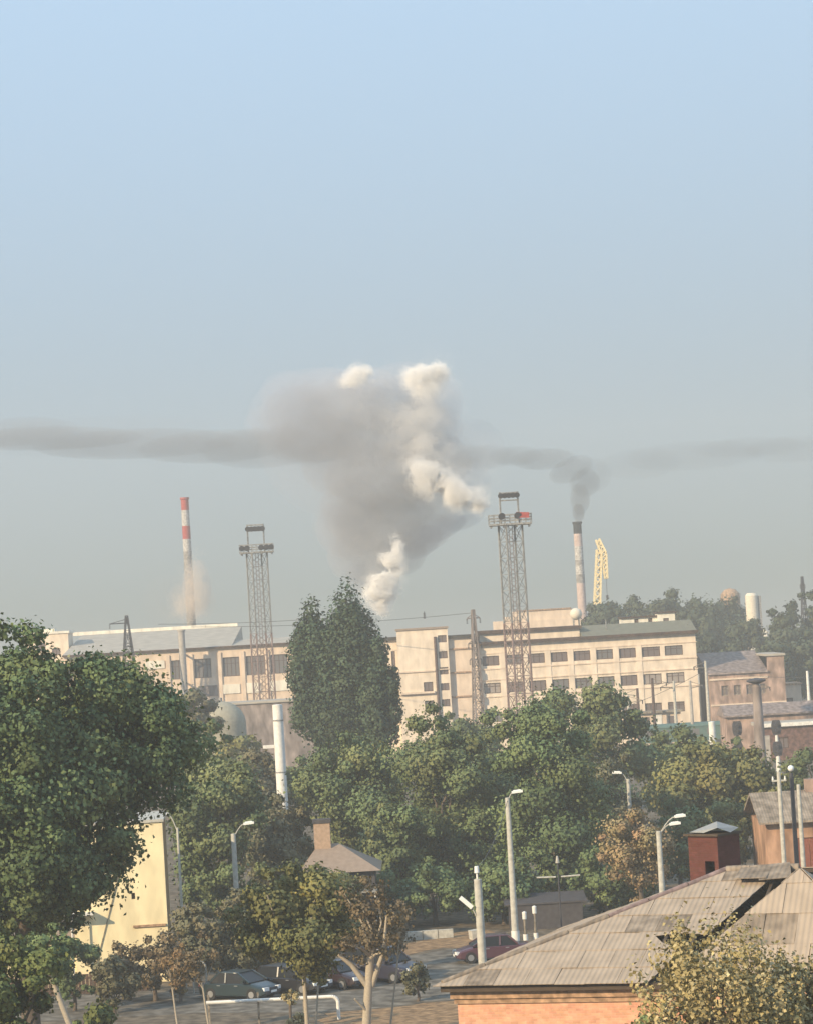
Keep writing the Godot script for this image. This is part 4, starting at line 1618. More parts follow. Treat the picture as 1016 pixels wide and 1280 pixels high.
func build_posts() -> void:
	lamp_post("tall slim concrete lamp post with white painted foot, behind the foreground roof", Vector3(4.72, 0, -164), 8.75, 0.20, 0.13, [[0.35, 0.3]], "pale_concrete", true)
	var t := lamp_post("stout concrete post with one white lamp tilted to its left, at the roof corner", Vector3(2.4, 0, -141), 6.35, 0.21, 0.19, [])
	var st := begin()
	bar(st, Vector3(0, 4.2, 0.1), Vector3(-0.35, 5.0, 0.1), 0.035, 0.035, 6)
	done("arm", st, "pale_concrete", t)
	st = begin()
	box(st, Vector3(-0.62, 5.28, 0.12), Vector3(0.75, 0.2, 0.24), Basis(Vector3(0, 0, 1), -0.75))
	done("lamp_head", st, "lamp_white", t)
	st = begin()
	bar(st, Vector3(-0.02, 6.37, 0), Vector3(-0.02, 6.72, 0), 0.05, 0.05, 6)
	bar(st, Vector3(-0.02, 6.66, 0), Vector3(-0.02, 6.98, 0), 0.13, 0.11, 10)
	done("top_insulator", st, "lamp_white", t)
	lamp_post("concrete lamp post at left among the trees, lamp reaching right", Vector3(-11.15, 0, -170), 7.2, 0.17, 0.14, [[0.72, 0.55]])
	t = lamp_post("concrete lamp post beside the orange autumn tree with lamp arm to the right", Vector3(12.78, 0, -160), 6.7, 0.19, 0.14, [[1.0, 0.75], [0.7, 0.35]])
	lamp_post("thin pale lamp post with a curved arm to the left, behind the autumn tree", Vector3(13.75, 0, -195), 7.6, 0.17, 0.12, [[-0.5, 0.45]])
	lamp_post("lamp head on a crooked thin post above the yellow house corner", Vector3(-14.55, 0, -172), 7.6, 0.09, 0.07, [[-0.55, 0.85]])
	t = lamp_post("thin lamp post spreading two level white arms before the dark trees", Vector3(7.5, 0, -168), 4.6, 0.045, 0.04, [], "dark_steel")
	for s in [-1, 1]:
		st = begin()
		bar(st, Vector3(0.15 * s, 3.8, 0), Vector3(1.25 * s, 3.83, 0), 0.05, 0.05, 8)
		done("tube_lamp", st, "pale_concrete", t)
	st = begin()
	bar(st, Vector3(0, 4.6, 0), Vector3(0, 5.0, 0), 0.12, 0.06, 8)
	done("top_cap", st, "pale_concrete", t)
	# right group
	lamp_post("dark lamp post with round white lamp at right before the orange house", Vector3(22.9, 0, -181), 8.2, 0.15, 0.13, [], "dark_steel")
	st = begin()
	var prof := []
	for k in 9:
		prof.append(Vector2(maxf(0.001, 0.2 * sin(PI * k / 8.0)), 8.5 - 0.2 * cos(PI * k / 8.0)))
	lathe(st, prof, Vector3.ZERO, 12)
	var last_lamp := get_child(get_child_count() - 1) as Node3D
	done("globe", st, "lamp_white", last_lamp)
	st = begin()
	bar(st, Vector3(-0.05, 8.3, 0.1), Vector3(-0.5, 8.25, 0.1), 0.03, 0.03, 6)
	done("arm", st, "dark_steel", last_lamp)
	t = thing("utility_pole", "pale concrete utility pole close beside the dark lamp post", "utility pole", Vector3(23.25, 0, -180.6), 0, "utility poles")
	st = begin()
	lathe(st, [Vector2(0.17, 0), Vector2(0.12, 7.5), Vector2(0.01, 7.52)], Vector3.ZERO, 12)
	done("pole", st, "pale_concrete", t)
	t = thing("utility_pole", "thin pale utility pole left of the dark lamp post, before the rusty doors", "utility pole", Vector3(22.0, 0, -180), 0, "utility poles")
	st = begin()
	lathe(st, [Vector2(0.16, 0), Vector2(0.12, 8.4), Vector2(0.01, 8.42)], Vector3.ZERO, 12)
	done("pole", st, "pale_concrete", t)
	st = begin()
	lim(st, -0.45, 0.45, 7.8, 7.9, -0.05, 0.05)
	done("cross_arm", st, "pale_concrete", t)
	for x in [-0.38, 0.38]:
		st = begin()
		bar(st, Vector3(x, 7.9, 0), Vector3(x, 8.12, 0), 0.07, 0.04, 8)
		done("insulator", st, "lamp_white", t)
	# tall white pole between tower and poplars
	t = thing("white_column", "tall bright white column rising in front of the left mast", "column", Vector3(-11.05, 0, -230))
	st = begin()
	lathe(st, [Vector2(0.44, 0), Vector2(0.40, 13.0), Vector2(0.01, 13.03)], Vector3.ZERO, 16)
	done("shaft", st, "white_paint", t)
	for y in [11.7, 7.6]:
		st = begin()
		lathe(st, [Vector2(0.41, y), Vector2(0.44, y + 0.02), Vector2(0.44, y + 0.1), Vector2(0.41, y + 0.12)], Vector3.ZERO, 16)
		done("band", st, "steel_grey", t)
	st = begin()
	lim(st, -1.3, -0.4, 9.6, 9.85, -0.12, 0.12)
	done("lamp_arm", st, "white_paint", t)
	# tapering concrete tower right
	t = thing("concrete_pylon", "tall mauve concrete pylon with a dark cap at right of the rail yard", "pylon", Vector3(33.2, 0, -285))
	st = begin()
	lathe(st, [Vector2(0.66, 0), Vector2(0.42, 10.6), Vector2(0.36, 10.6), Vector2(0.2, 11.1)], Vector3.ZERO, 8)
	done("shaft", st, "mauve_concrete", t)
	st = begin()
	lathe(st, [Vector2(0.3, 10.9), Vector2(0.95, 11.15), Vector2(0.95, 11.3), Vector2(0.1, 11.5)], Vector3.ZERO, 12)
	done("cap", st, "dark_steel", t)
	st = begin()
	lim(st, 0.42, 0.95, 0, 5.8, -0.3, 0.3)
	done("cabinet", st, "grey_concrete", t)
	# rail signals
	for q in [["rail signal on a white mast with two dark target boards, at right", 36.7, -300.0, true], ["dark rail signal left of the mauve pylon", 33.0, -303.0, false]]:
		t = thing("rail_signal", q[0], "rail signal", Vector3(q[1], 0, q[2]), 0, "rail signals")
		st = begin()
		lathe(st, [Vector2(0.28 if q[3] else 0.16, 0), Vector2(0.2 if q[3] else 0.14, 3.1), Vector2(0.12, 6.4)], Vector3.ZERO, 12)
		done("mast", st, "white_paint" if q[3] else "dark_steel", t)
		for y in [5.9, 3.7]:
			st = begin()
			var o := PackedVector2Array()
			for k in 16:
				var an := TAU * k / 16.0
				o.append(Vector2(0.52 * cos(an), y + clampf(1.1 * sin(an), -0.75, 0.75)))
			prism(st, o, 0.12, 0.2)
			var bd := done("target_board", st, "dark_steel", t)
			for dy in [-0.3, 0.3]:
				st = begin()
				bar(st, Vector3(0, y + dy, 0.2), Vector3(0, y + dy - 0.03, 0.5), 0.17, 0.17, 10)
				done("lens_hood", st, "dark_steel", bd)
	t = thing("marker_post", "short bright white marker post in front of the teal wagon", "post", Vector3(28.5, 0, -284))
	st = begin()
	lathe(st, [Vector2(0.34, 0), Vector2(0.32, 7.5), Vector2(0.01, 7.55)], Vector3.ZERO, 12)
	done("shaft", st, "white_paint", t)
	st = begin()
	bar(st, Vector3(-0.2, 5.6, 0), Vector3(-1.9, 6.2, 0), 0.06, 0.06, 6)
	done("bracket", st, "pale_concrete", t)
	# catenary masts of the yard
	var cat := [[28.0, -388.0, 7.4, "pale catenary pole before the plaster hut, leftmost of the row"], [29.6, -392.0, 8.2, "dark catenary pole with cross arm by the hut door"], [31.2, -386.0, 9.6, "tall brown catenary pole rising past the lower factory windows"], [34.2, -388.0, 9.0, "pale catenary pole at the right end of the plaster hut"], [36.0, -384.0, 9.0, "grey catenary pole near the factory corner"], [38.8, -390.0, 11.4, "tall pale catenary pole before the brick works"], [46.0, -392.0, 8.0, "grey catenary pole at the right side of the kiosk"], [25.6, -386.0, 6.4, "short pale catenary pole among the bushes left of the hut"], [51.0, -380.0, 9.5, "white catenary pole with bracket right of the annex"]]
	for i in cat.size():
		var q: Array = cat[i]
		t = thing("catenary_pole", q[3], "catenary pole", Vector3(q[0], 0, q[1]), 0.1 * i, "catenary poles in the rail yard")
		st = begin()
		lathe(st, [Vector2(0.26, 0), Vector2(0.17, q[2]), Vector2(0.01, q[2] + 0.02)], Vector3.ZERO, 10)
		done("pole", st, ["pale_concrete", "frame_brown", "frame_brown", "pale_concrete", "grey_concrete", "pale_concrete", "grey_concrete", "pale_concrete", "white_paint"][i], t)
		st = begin()
		var s := -1.0 if i % 2 else 1.0
		strut(st, Vector3(0, q[2] - 1.0, 0), Vector3(1.9 * s, q[2] - 0.7, 0), 0.1)
		strut(st, Vector3(0, q[2] - 0.1, 0), Vector3(1.9 * s, q[2] - 0.7, 0), 0.06)
		done("bracket", st, "frame_pale", t)
		st = begin()
		bar(st, Vector3(1.9 * s, q[2] - 0.7, 0), Vector3(1.9 * s, q[2] - 1.2, 0), 0.09, 0.06, 8)
		done("insulator", st, "dark_steel", t)
	cable("contact wire over the rail yard, left span", Vector3(26.0, 5.6, -387), Vector3(38.8, 10.2, -390), 0.4, 0.03)
	cable("contact wire over the rail yard, right span", Vector3(38.8, 10.3, -390), Vector3(51.0, 8.7, -380), 0.4, 0.03)
	cable("service cable from the tall slim lamp post to the stout post", Vector3(4.72, 8.6, -164), Vector3(2.4, 6.9, -141), 0.5, 0.018)


# ------------------------------------------------------------------ cars, yard

func loft(st: SurfaceTool, rings: Array) -> void:
	st.set_smooth_group(-1)
	for k in rings.size() - 1:
		var a: Array = rings[k]
		var b: Array = rings[k + 1]
		for i in a.size():
			var j := (i + 1) % a.size()
			quad(st, a[i], b[i], b[j], a[j])
	for e in [0, rings.size() - 1]:
		var r: Array = rings[e]
		for i in range(1, r.size() - 1):
			if e == 0:
				tri(st, r[0], r[i], r[i + 1])
			else:
				tri(st, r[0], r[i + 1], r[i])


func ring(x: float, hw: float, y0: float, y1: float, c: float) -> Array:
	return [Vector3(x, y0, -hw + c * 0.5), Vector3(x, y0 + c * 0.5, -hw), Vector3(x, y1 - c, -hw * 0.985), Vector3(x, y1 - c * 0.25, -hw + c), Vector3(x, y1, -hw + c * 2.2), Vector3(x, y1, hw - c * 2.2), Vector3(x, y1 - c * 0.25, hw - c), Vector3(x, y1 - c, hw * 0.985), Vector3(x, y0 + c * 0.5, hw), Vector3(x, y0, hw - c * 0.5)]


# front of the car towards +x; shape: "saloon", "hatch" or "van"
func car(label: String, at: Vector3, turn: float, shape: String, paint: String) -> void:
	var t := thing("parked_car", label, "car", at, turn, "cars parked in the yard")
	var hl := 2.1 if shape != "van" else 2.25
	var hw := 0.86 if shape != "van" else 0.93
	var belt := 0.92 if shape != "van" else 1.05
	var roof := 1.44 if shape != "van" else 1.78
	var st := begin()
	loft(st, [ring(-hl, hw * 0.86, 0.42, belt - 0.22, 0.10), ring(-hl + 0.1, hw * 0.95, 0.28, belt - 0.05, 0.10), ring(-hl + 0.6, hw, 0.22, belt, 0.10), ring(0.7, hw, 0.22, belt, 0.10), ring(1.3, hw * 0.99, 0.22, belt - 0.06, 0.12), ring(hl - 0.25, hw * 0.95, 0.24, belt - 0.2, 0.12), ring(hl - 0.04, hw * 0.85, 0.32, belt - 0.34, 0.12), ring(hl, hw * 0.78, 0.42, belt - 0.44, 0.1)])
	done("body", st, paint, t)
	var rear := -hl + 0.75 if shape == "saloon" else -hl + 0.12
	var rear_top := -hl + 1.25 if shape == "saloon" else -hl + 0.45
	st = begin()
	var ch := hw * 0.94
	var rh := hw * 0.74
	var g := [[rear, 0.0], [rear_top, 1.0], [0.35, 1.0], [1.15, 0.0]]
	var rings := []
	for q in g:
		var w := lerpf(ch, rh, q[1])
		var y := lerpf(belt + 0.0, roof - 0.05, q[1])
		rings.append([Vector3(q[0], belt - 0.06, -ch), Vector3(q[0], y, -w), Vector3(q[0], y, w), Vector3(q[0], belt - 0.06, ch)])
	loft(st, rings)
	done("windows", st, "glass_car", t)
	st = begin()
	loft(st, [ring(rear_top - 0.06, rh * 0.97, roof - 0.09, roof - 0.03, 0.03), ring(rear_top + 0.2, rh + 0.02, roof - 0.07, roof + 0.01, 0.03), ring(0.1, rh + 0.02, roof - 0.07, roof + 0.01, 0.03), ring(0.42, rh * 0.97, roof - 0.10, roof - 0.03, 0.03)])
	for s in [-1, 1]:
		strut(st, Vector3(1.16, belt, s * ch), Vector3(0.36, roof - 0.05, s * rh), 0.075)
		strut(st, Vector3(-0.35, belt - 0.02, s * (ch + 0.004)), Vector3(-0.4, roof - 0.05, s * (rh + 0.004)), 0.075)
		strut(st, Vector3(rear, belt, s * ch), Vector3(rear_top, roof - 0.05, s * rh), 0.1)
	done("roof", st, paint, t)
	for s in [-1, 1]:
		for x in [1.3, -1.28]:
			st = begin()
			bar(st, Vector3(x, 0.32, s * (hw - 0.2)), Vector3(x, 0.32, s * (hw + 0.015)), 0.32, 0.32, 18)
			var wh := done("wheel", st, "tyre", t)
			st = begin()
			bar(st, Vector3(x, 0.32, s * (hw - 0.05)), Vector3(x, 0.32, s * (hw + 0.03)), 0.2, 0.17, 14)
			done("rim", st, "rim", wh)
		st = begin()
		box(st, Vector3(hl - 0.1, belt - 0.34, s * hw * 0.64), Vector3(0.2, 0.17, 0.34), Basis(Vector3.UP, -0.25 * s))
		done("headlight", st, "headlight_glass", t)
		st = begin()
		box(st, Vector3(-hl + 0.05, belt - 0.18, s * hw * 0.72), Vector3(0.12, 0.18, 0.24))
		done("tail_light", st, "red_paint", t)
		st = begin()
		box(st, Vector3(0.85, belt + 0.07, s * (hw + 0.06)), Vector3(0.14, 0.13, 0.2))
		done("wing_mirror", st, paint, t)
		for x in [0.35, -0.75]:
			st = begin()
			box(st, Vector3(x, belt - 0.16, s * (hw + 0.004)), Vector3(0.2, 0.035, 0.03))
			done("door_handle", st, "rim", t)
	st = begin()
	box(st, Vector3(hl - 0.06, 0.42, 0), Vector3(0.16, 0.16, hw * 1.55))
	box(st, Vector3(hl - 0.02, 0.60, 0), Vector3(0.06, 0.1, hw * 0.8))
	done("front_bumper", st, "dark_steel", t)
	st = begin()
	box(st, Vector3(hl + 0.03, 0.44, 0), Vector3(0.02, 0.11, 0.5))
	done("number_plate", st, "lamp_white", t)


func build_yard() -> void:
	car("dark teal saloon car, leftmost of the parked row", Vector3(-10.0, 0, -151.2), deg_to_rad(-32), "saloon", "car_teal")
	car("black hatchback parked right beside the dark teal saloon", Vector3(-7.3, 0, -152.4), deg_to_rad(-38), "hatch", "car_black")
	car("dark wine coloured car half hidden behind the forked trunk", Vector3(-5.2, 0, -153.6), deg_to_rad(-40), "hatch", "car_wine")
	car("tall navy van with bright headlight at the right end of the row", Vector3(-2.6, 0, -155.2), deg_to_rad(-36), "van", "car_navy")
	car("dark maroon car alone behind the two concrete posts", Vector3(3.3, 0, -161.5), deg_to_rad(187), "saloon", "car_maroon")

	var t := thing("pipe_rail", "white gas pipe on short posts running in front of the parked cars", "pipe", Vector3(0, 0, -141))
	var st := begin()
	bar(st, Vector3(-11.0, 1.16, 0), Vector3(-4.95, 1.12, 0), 0.09, 0.09, 10)
	done("pipe", st, "white_paint", t)
	st = begin()
	var last := Vector3(-4.95, 1.12, 0)
	for k in 5:
		var f := (k + 1) / 5.0 * PI / 2
		var p := Vector3(-4.95 + 0.3 * sin(f), 0.82 + 0.3 * cos(f), 0)
		bar(st, last, p, 0.09, 0.09, 10)
		last = p
	bar(st, last, Vector3(-4.65, 0, 0), 0.09, 0.09, 10)
	done("elbow", st, "white_paint", t)
	for x in [-10.9, -8.5, -6.3]:
		st = begin()
		lim(st, x - 0.05, x + 0.05, 0, 1.52 if x < -7 else 1.03, -0.18, -0.112)
		done("post", st, "frame_pale", t)
	# far edge of the yard: parapet, slabs, gate posts
	t = thing("stone_slab", "pale broken concrete slab lying at the edge of the dry grass", "slab", Vector3(2.7, 0, -172.5), 0.3)
	st = begin()
	box(st, Vector3(0, 0.3, 0), Vector3(0.8, 0.55, 0.7), Basis(Vector3(0, 0, 1), 0.08))
	done("slab", st, "pale_concrete", t)
	t = thing("low_parapet", "low pale parapet of blocks beside the road behind the navy van", "parapet", Vector3(-1.2, 0, -173.8), 0.12)
	for k in 5:
		st = begin()
		box(st, Vector3(0.92 * k - 1.6, 0.28, 0), Vector3(0.88, 0.5 + 0.03 * (k % 2), 0.3))
		done("block", st, "pale_concrete", t)
	for q in [["shorter of two white topped posts behind the maroon car", 5.35, -166.0, 2.1], ["taller of two white topped posts behind the maroon car", 5.95, -166.4, 2.35]]:
		t = thing("marker_post", q[0], "post", Vector3(q[1], 0, q[2]), 0, "white topped posts behind the roof")
		st = begin()
		lathe(st, [Vector2(0.07, 0), Vector2(0.07, q[3] - 0.4)], Vector3.ZERO, 10)
		done("post", st, "frame_pale", t)
		st = begin()
		lathe(st, [Vector2(0.12, q[3] - 0.4), Vector2(0.13, q[3]), Vector2(0.01, q[3] + 0.05)], Vector3.ZERO, 10)
		done("painted_top", st, "white_paint", t)
		st = begin()
		lathe(st, [Vector2(0.14, 0.5), Vector2(0.14, 0.85)], Vector3.ZERO, 10)
		done("painted_band", st, "white_paint", t)
	t = thing("concrete_block_pile", "heap of pale concrete blocks beyond the roof at the tree trunks", "rubble", Vector3(11.4, 0, -170))
	var rng := RandomNumberGenerator.new()
	rng.seed = 14
	for k in 9:
		st = begin()
		box(st, Vector3(rng.randf_range(-1.3, 1.3), 0.25 + 0.4 * (k % 3), rng.randf_range(-0.5, 0.5)), Vector3(rng.randf_range(0.5, 1.0), 0.42, rng.randf_range(0.4, 0.7)), Basis.from_euler(Vector3(rng.randf_range(-0.15, 0.15), rng.randf() * 3, rng.randf_range(-0.2, 0.2))))
		done("block", st, "pink_plaster", t)
	t = thing("tarpaulin_shed", "low dark blue grey shed standing under the trees behind the posts", "shed", Vector3(7.0, 0, -176))
	st = begin()
	lim(st, -2.2, 2.2, 0, 1.5, -3, 0)
	done("wall", st, "dark_wall", t)
	st = begin()
	prism(st, PackedVector2Array([Vector2(0.1, 1.5), Vector2(0.1, 1.6), Vector2(-3.2, 1.9), Vector2(-3.2, 1.8)]), -2.5, 2.5, Basis(Vector3(0, 0, 1), Vector3.UP, Vector3(1, 0, 0)))
	done("roof", st, "dark_wall", t)


# ------------------------------------------------------------------ trees

# limbs from the trunk to the leaf masses
func limb(st: SurfaceTool, a: Vector3, b: Vector3, ra: float, rb: float, rng: RandomNumberGenerator) -> void:
	var m := a.lerp(b, 0.5) + Vector3(rng.randf_range(-1, 1), rng.randf_range(0.2, 1), rng.randf_range(-1, 1)) * a.distance_to(b) * 0.12
	bar(st, a, m, ra, (ra + rb) / 2, 6)
	bar(st, m, b, (ra + rb) / 2, rb, 6)


# p: x, z, top, bottom of crown, half width, leaf size, leaves, leaf colour, second colour and its share, seed, habit, bark
func tree(called: String, label: String, group: String, p: Dictionary) -> void:
	var rng := RandomNumberGenerator.new()
	rng.seed = p.seed
	var t := thing(called, label, p.get("cat", "tree"), Vector3(p.x, 0, p.z), 0, group)
	var habit: String = p.habit
	var R: float = p.r
	var H: float = (p.top - p.bottom) / 2.0
	var cy: float = (p.top + p.bottom) / 2.0
	var blobs := []      # centre, radius
	var n: int = p.get("blobs", 34)
	var lump := FastNoiseLite.new()
	lump.seed = p.seed
	lump.frequency = 0.9
	var tries := 0
	while blobs.size() < n and tries < n * 40:
		tries += 1
		var d := Vector3(rng.randf_range(-1, 1), rng.randf_range(-1, 1), rng.randf_range(-1, 1))
		if d.length() > 1.0 or d.length() < 0.30:
			continue
		var br := rng.randf_range(0.17, 0.42)
		if rng.randf() < 0.3:
			br = rng.randf_range(0.10, 0.18)
			d = d.normalized() * rng.randf_range(0.85, 1.12)
		if habit == "column":
			br = rng.randf_range(0.30, 0.5)
		d = d * (1.0 - br * 0.62)
		var wide := 1.0
		if habit == "column":
			wide = 1.0 - 0.62 * maxf(0.0, d.y) ** 1.6
		elif habit == "round":
			wide = 1.0 + 0.12 * sin(3.0 * atan2(d.z, d.x) + p.seed)
		elif habit == "spread":
			wide = 1.0 + 0.25 * d.y
		var c := Vector3(d.x * R * wide, cy + d.y * H, d.z * R * wide)
		var rr := br * minf(R, H) * (1.25 if habit == "column" else 1.0)
		if habit == "column":
			rr = br * R * 0.95
		if habit == "spray":
			rr = br * R * 0.55
		var ok := true
		for b in blobs:
			if c.distance_to(b[0]) < (rr + b[1]) * 0.52:
				ok = false
				break
		if ok:
			blobs.append([c, rr])
	# a second, lower mass of the same crown: dx, y, dz, half width, half height, masses
	for g in p.get("wings", []):
		for k in int(g[5]):
			var d := Vector3(rng.randf_range(-1, 1), rng.randf_range(-1, 1), rng.randf_range(-1, 1))
			if d.length() > 1.0:
				d = d.normalized() * rng.randf_range(0.4, 1.05)
			blobs.append([Vector3(g[0] + d.x * g[3], g[1] + d.y * g[4], g[2] + d.z * g[3]), rng.randf_range(0.22, 0.45) * minf(g[3], g[4])])
	var area := 0.0
	for b in blobs:
		area += b[1] * b[1]
	var verts := PackedVector3Array()
	var norms := PackedVector3Array()
	var cols := PackedColorArray()
	var idx := PackedInt32Array()
	var c1: Color = p.c1
	var c2: Color = p.c2
	var share: float = p.share
	var L: float = p.leaf
	for b in blobs:
		var cnt := int(p.count * b[1] * b[1] / area)
		var tone := rng.randf_range(0.78, 1.22)
		var warm := clampf(rng.randfn(share, 0.22), 0.0, 1.0)
		var squash := Vector3(1.0, rng.randf_range(0.7, 0.95) if habit != "column" and habit != "spray" else (1.7 if habit == "column" else 2.6), 1.0)
		for k in cnt:
			var d := Vector3(rng.randfn(), rng.randfn(), rng.randfn()).normalized()
			var f := rng.randf_range(0.5, 1.05) + (rng.randf() * (0.75 if habit != "column" else 0.3) if rng.randf() < 0.24 else 0.0)
			f *= 1.0 + 0.45 * lump.get_noise_3dv((b[0] + d * b[1]) * (1.1 / b[1]))
			var pos: Vector3 = b[0] + d * squash * b[1] * f
			var nn := (d + Vector3(rng.randf_range(-1, 1), rng.randf_range(-0.6, 1.2), rng.randf_range(-1, 1)) * 0.9).normalized()
			var u := nn.cross(Vector3(rng.randf_range(-1, 1), rng.randf_range(-1, 1), rng.randf_range(-1, 1))).normalized()
			var v := nn.cross(u)
			var s := L * rng.randf_range(0.65, 1.3)
			var w := s * 0.42
			var i0 := verts.size()
			verts.append(pos - u * s * 0.5)
			verts.append(pos + v * w + nn * w * 0.35)
			verts.append(pos + u * s * 0.5)
			verts.append(pos - v * w + nn * w * 0.35)
			var sn := (nn + d * 1.1).normalized()
			for q in 4:
				norms.append(sn)
			var mix := clampf(warm + rng.randf_range(-0.25, 0.25), 0.0, 1.0)
			var cc := c1.lerp(c2, mix) * tone * rng.randf_range(0.84, 1.16)
			cc.a = 1.0
			for q in 4:
				cols.append(cc)
			idx.append_array([i0, i0 + 1, i0 + 2, i0, i0 + 2, i0 + 3])
	var arr := []
	arr.resize(Mesh.ARRAY_MAX)
	arr[Mesh.ARRAY_VERTEX] = verts
	arr[Mesh.ARRAY_NORMAL] = norms
	arr[Mesh.ARRAY_COLOR] = cols
	arr[Mesh.ARRAY_INDEX] = idx
	var am := ArrayMesh.new()
	am.add_surface_from_arrays(Mesh.PRIMITIVE_TRIANGLES, arr)
	# trunk with limbs
	var st := begin()
	var tr: float = p.get("trunk", 0.05 * R + 0.02 * p.top)
	var fork := Vector3(0, lerpf(p.bottom, cy, 0.25), 0)
	var foot := Vector3(p.get("lean", 0.0), 0, 0)
	var knee := foot.lerp(fork, 0.5) + Vector3(rng.randf_range(-0.3, 0.3), 0, rng.randf_range(-0.3, 0.3)) * tr * 2.0
	bar(st, foot - Vector3(0, 0.1, 0), foot.lerp(knee, 0.12), tr * 1.5, tr * 1.1, 10)
	bar(st, foot.lerp(knee, 0.12), knee, tr * 1.1, tr * 0.95, 10)
	bar(st, knee, fork, tr * 0.95, tr * 0.8, 10)
	if habit == "column":
		bar(st, fork, Vector3(0, p.top - 1.0, 0), tr * 0.8, tr * 0.15, 8)
	var m := 0
	for b in blobs:
		if (m % 2 == 0 or habit == "thin") and (b[1] > 0.19 * minf(R, H) or habit in ["column", "spray"]):
			limb(st, fork + Vector3(0, rng.randf_range(-0.3, 0.6) * H * 0.4, 0) if habit != "column" else Vector3(0, b[0].y - b[1] * 1.5, 0), b[0], tr * rng.randf_range(0.28, 0.5), tr * 0.12, rng)
		m += 1
	for g in p.get("forks", []):
		bar(st, Vector3(g[0], g[1], g[2]), Vector3(g[3], g[4], g[5]), g[6], g[7], 8)
	done("trunk", st, p.get("bark", "bark"), t)
	obj("crown", am, "leaf", t)


func build_trees() -> void:
	var pal := {
		"dark": [Color(0.095, 0.144, 0.063), Color(0.179, 0.217, 0.085)],
		"poplar": [Color(0.047, 0.078, 0.045), Color(0.073, 0.101, 0.050)],
		"mid": [Color(0.111, 0.154, 0.068), Color(0.203, 0.214, 0.086)],
		"olive": [Color(0.143, 0.156, 0.061), Color(0.271, 0.231, 0.075)],
		"brown": [Color(0.150, 0.114, 0.070), Color(0.180, 0.138, 0.072)],
		"dull": [Color(0.125, 0.127, 0.073), Color(0.212, 0.176, 0.100)],
		"rust": [Color(0.21, 0.135, 0.07), Color(0.24, 0.175, 0.08)],
		"orange": [Color(0.24, 0.20, 0.10), Color(0.42, 0.25, 0.15)],
		"yellow": [Color(0.34, 0.275, 0.12), Color(0.50, 0.42, 0.24)],
		"bright": [Color(0.085, 0.115, 0.035), Color(0.16, 0.17, 0.055)],
		"far": [Color(0.057, 0.078, 0.047), Color(0.085, 0.099, 0.054)],
	}
	for q in TREES:
		var c: Array = pal[q[8]]
		tree(q[0], q[1], q[2], {"x": q[3], "z": q[4], "top": q[5], "bottom": q[6], "r": q[7], "c1": c[0], "c2": c[1], "share": 0.3, "leaf": q[9], "count": q[10], "blobs": q[11], "habit": q[12], "seed": hash(q[1]) % 9973, "bark": q[13], "trunk": q[14], "lean": q[15], "wings": WINGS.get(q[1], []), "forks": FORKS.get(q[1], []), "cat": "shrub" if q[0].ends_with("shrub") or q[0].ends_with("bush") else "tree"})


# bare limbs that show: from, to, radii
const FORKS := {
	"brownish small tree on a pale forked trunk at the bottom middle": [[-0.1, 4.5, 0.0, -0.75, 5.5, 0.1, 0.13, 0.10], [-0.75, 5.5, 0.1, -1.25, 5.95, 0.2, 0.10, 0.06], [0.0, 4.6, 0.0, 0.55, 6.0, 0.3, 0.12, 0.08], [0.55, 6.0, 0.3, 0.75, 7.4, 0.4, 0.08, 0.04], [-0.2, 3.6, 0.1, -0.7, 4.2, 0.4, 0.07, 0.04]],
	"olive green young tree with thin pale stem before the parked cars": [[0.0, 5.2, 0.4, -0.9, 7.2, 1.2, 0.07, 0.04], [-0.9, 7.2, 1.2, -1.2, 8.4, 1.6, 0.04, 0.025], [0.0, 5.6, 0.4, 0.5, 7.4, 1.4, 0.06, 0.03]],
}
const WINGS := {
	"huge dark green broadleaf tree filling the left side": [[4.4, 15.0, -2.0, 2.7, 2.8, 44], [1.6, 10.0, 1.0, 1.9, 2.2, 18], [2.9, 16.7, -1.0, 2.0, 1.8, 18]],
}
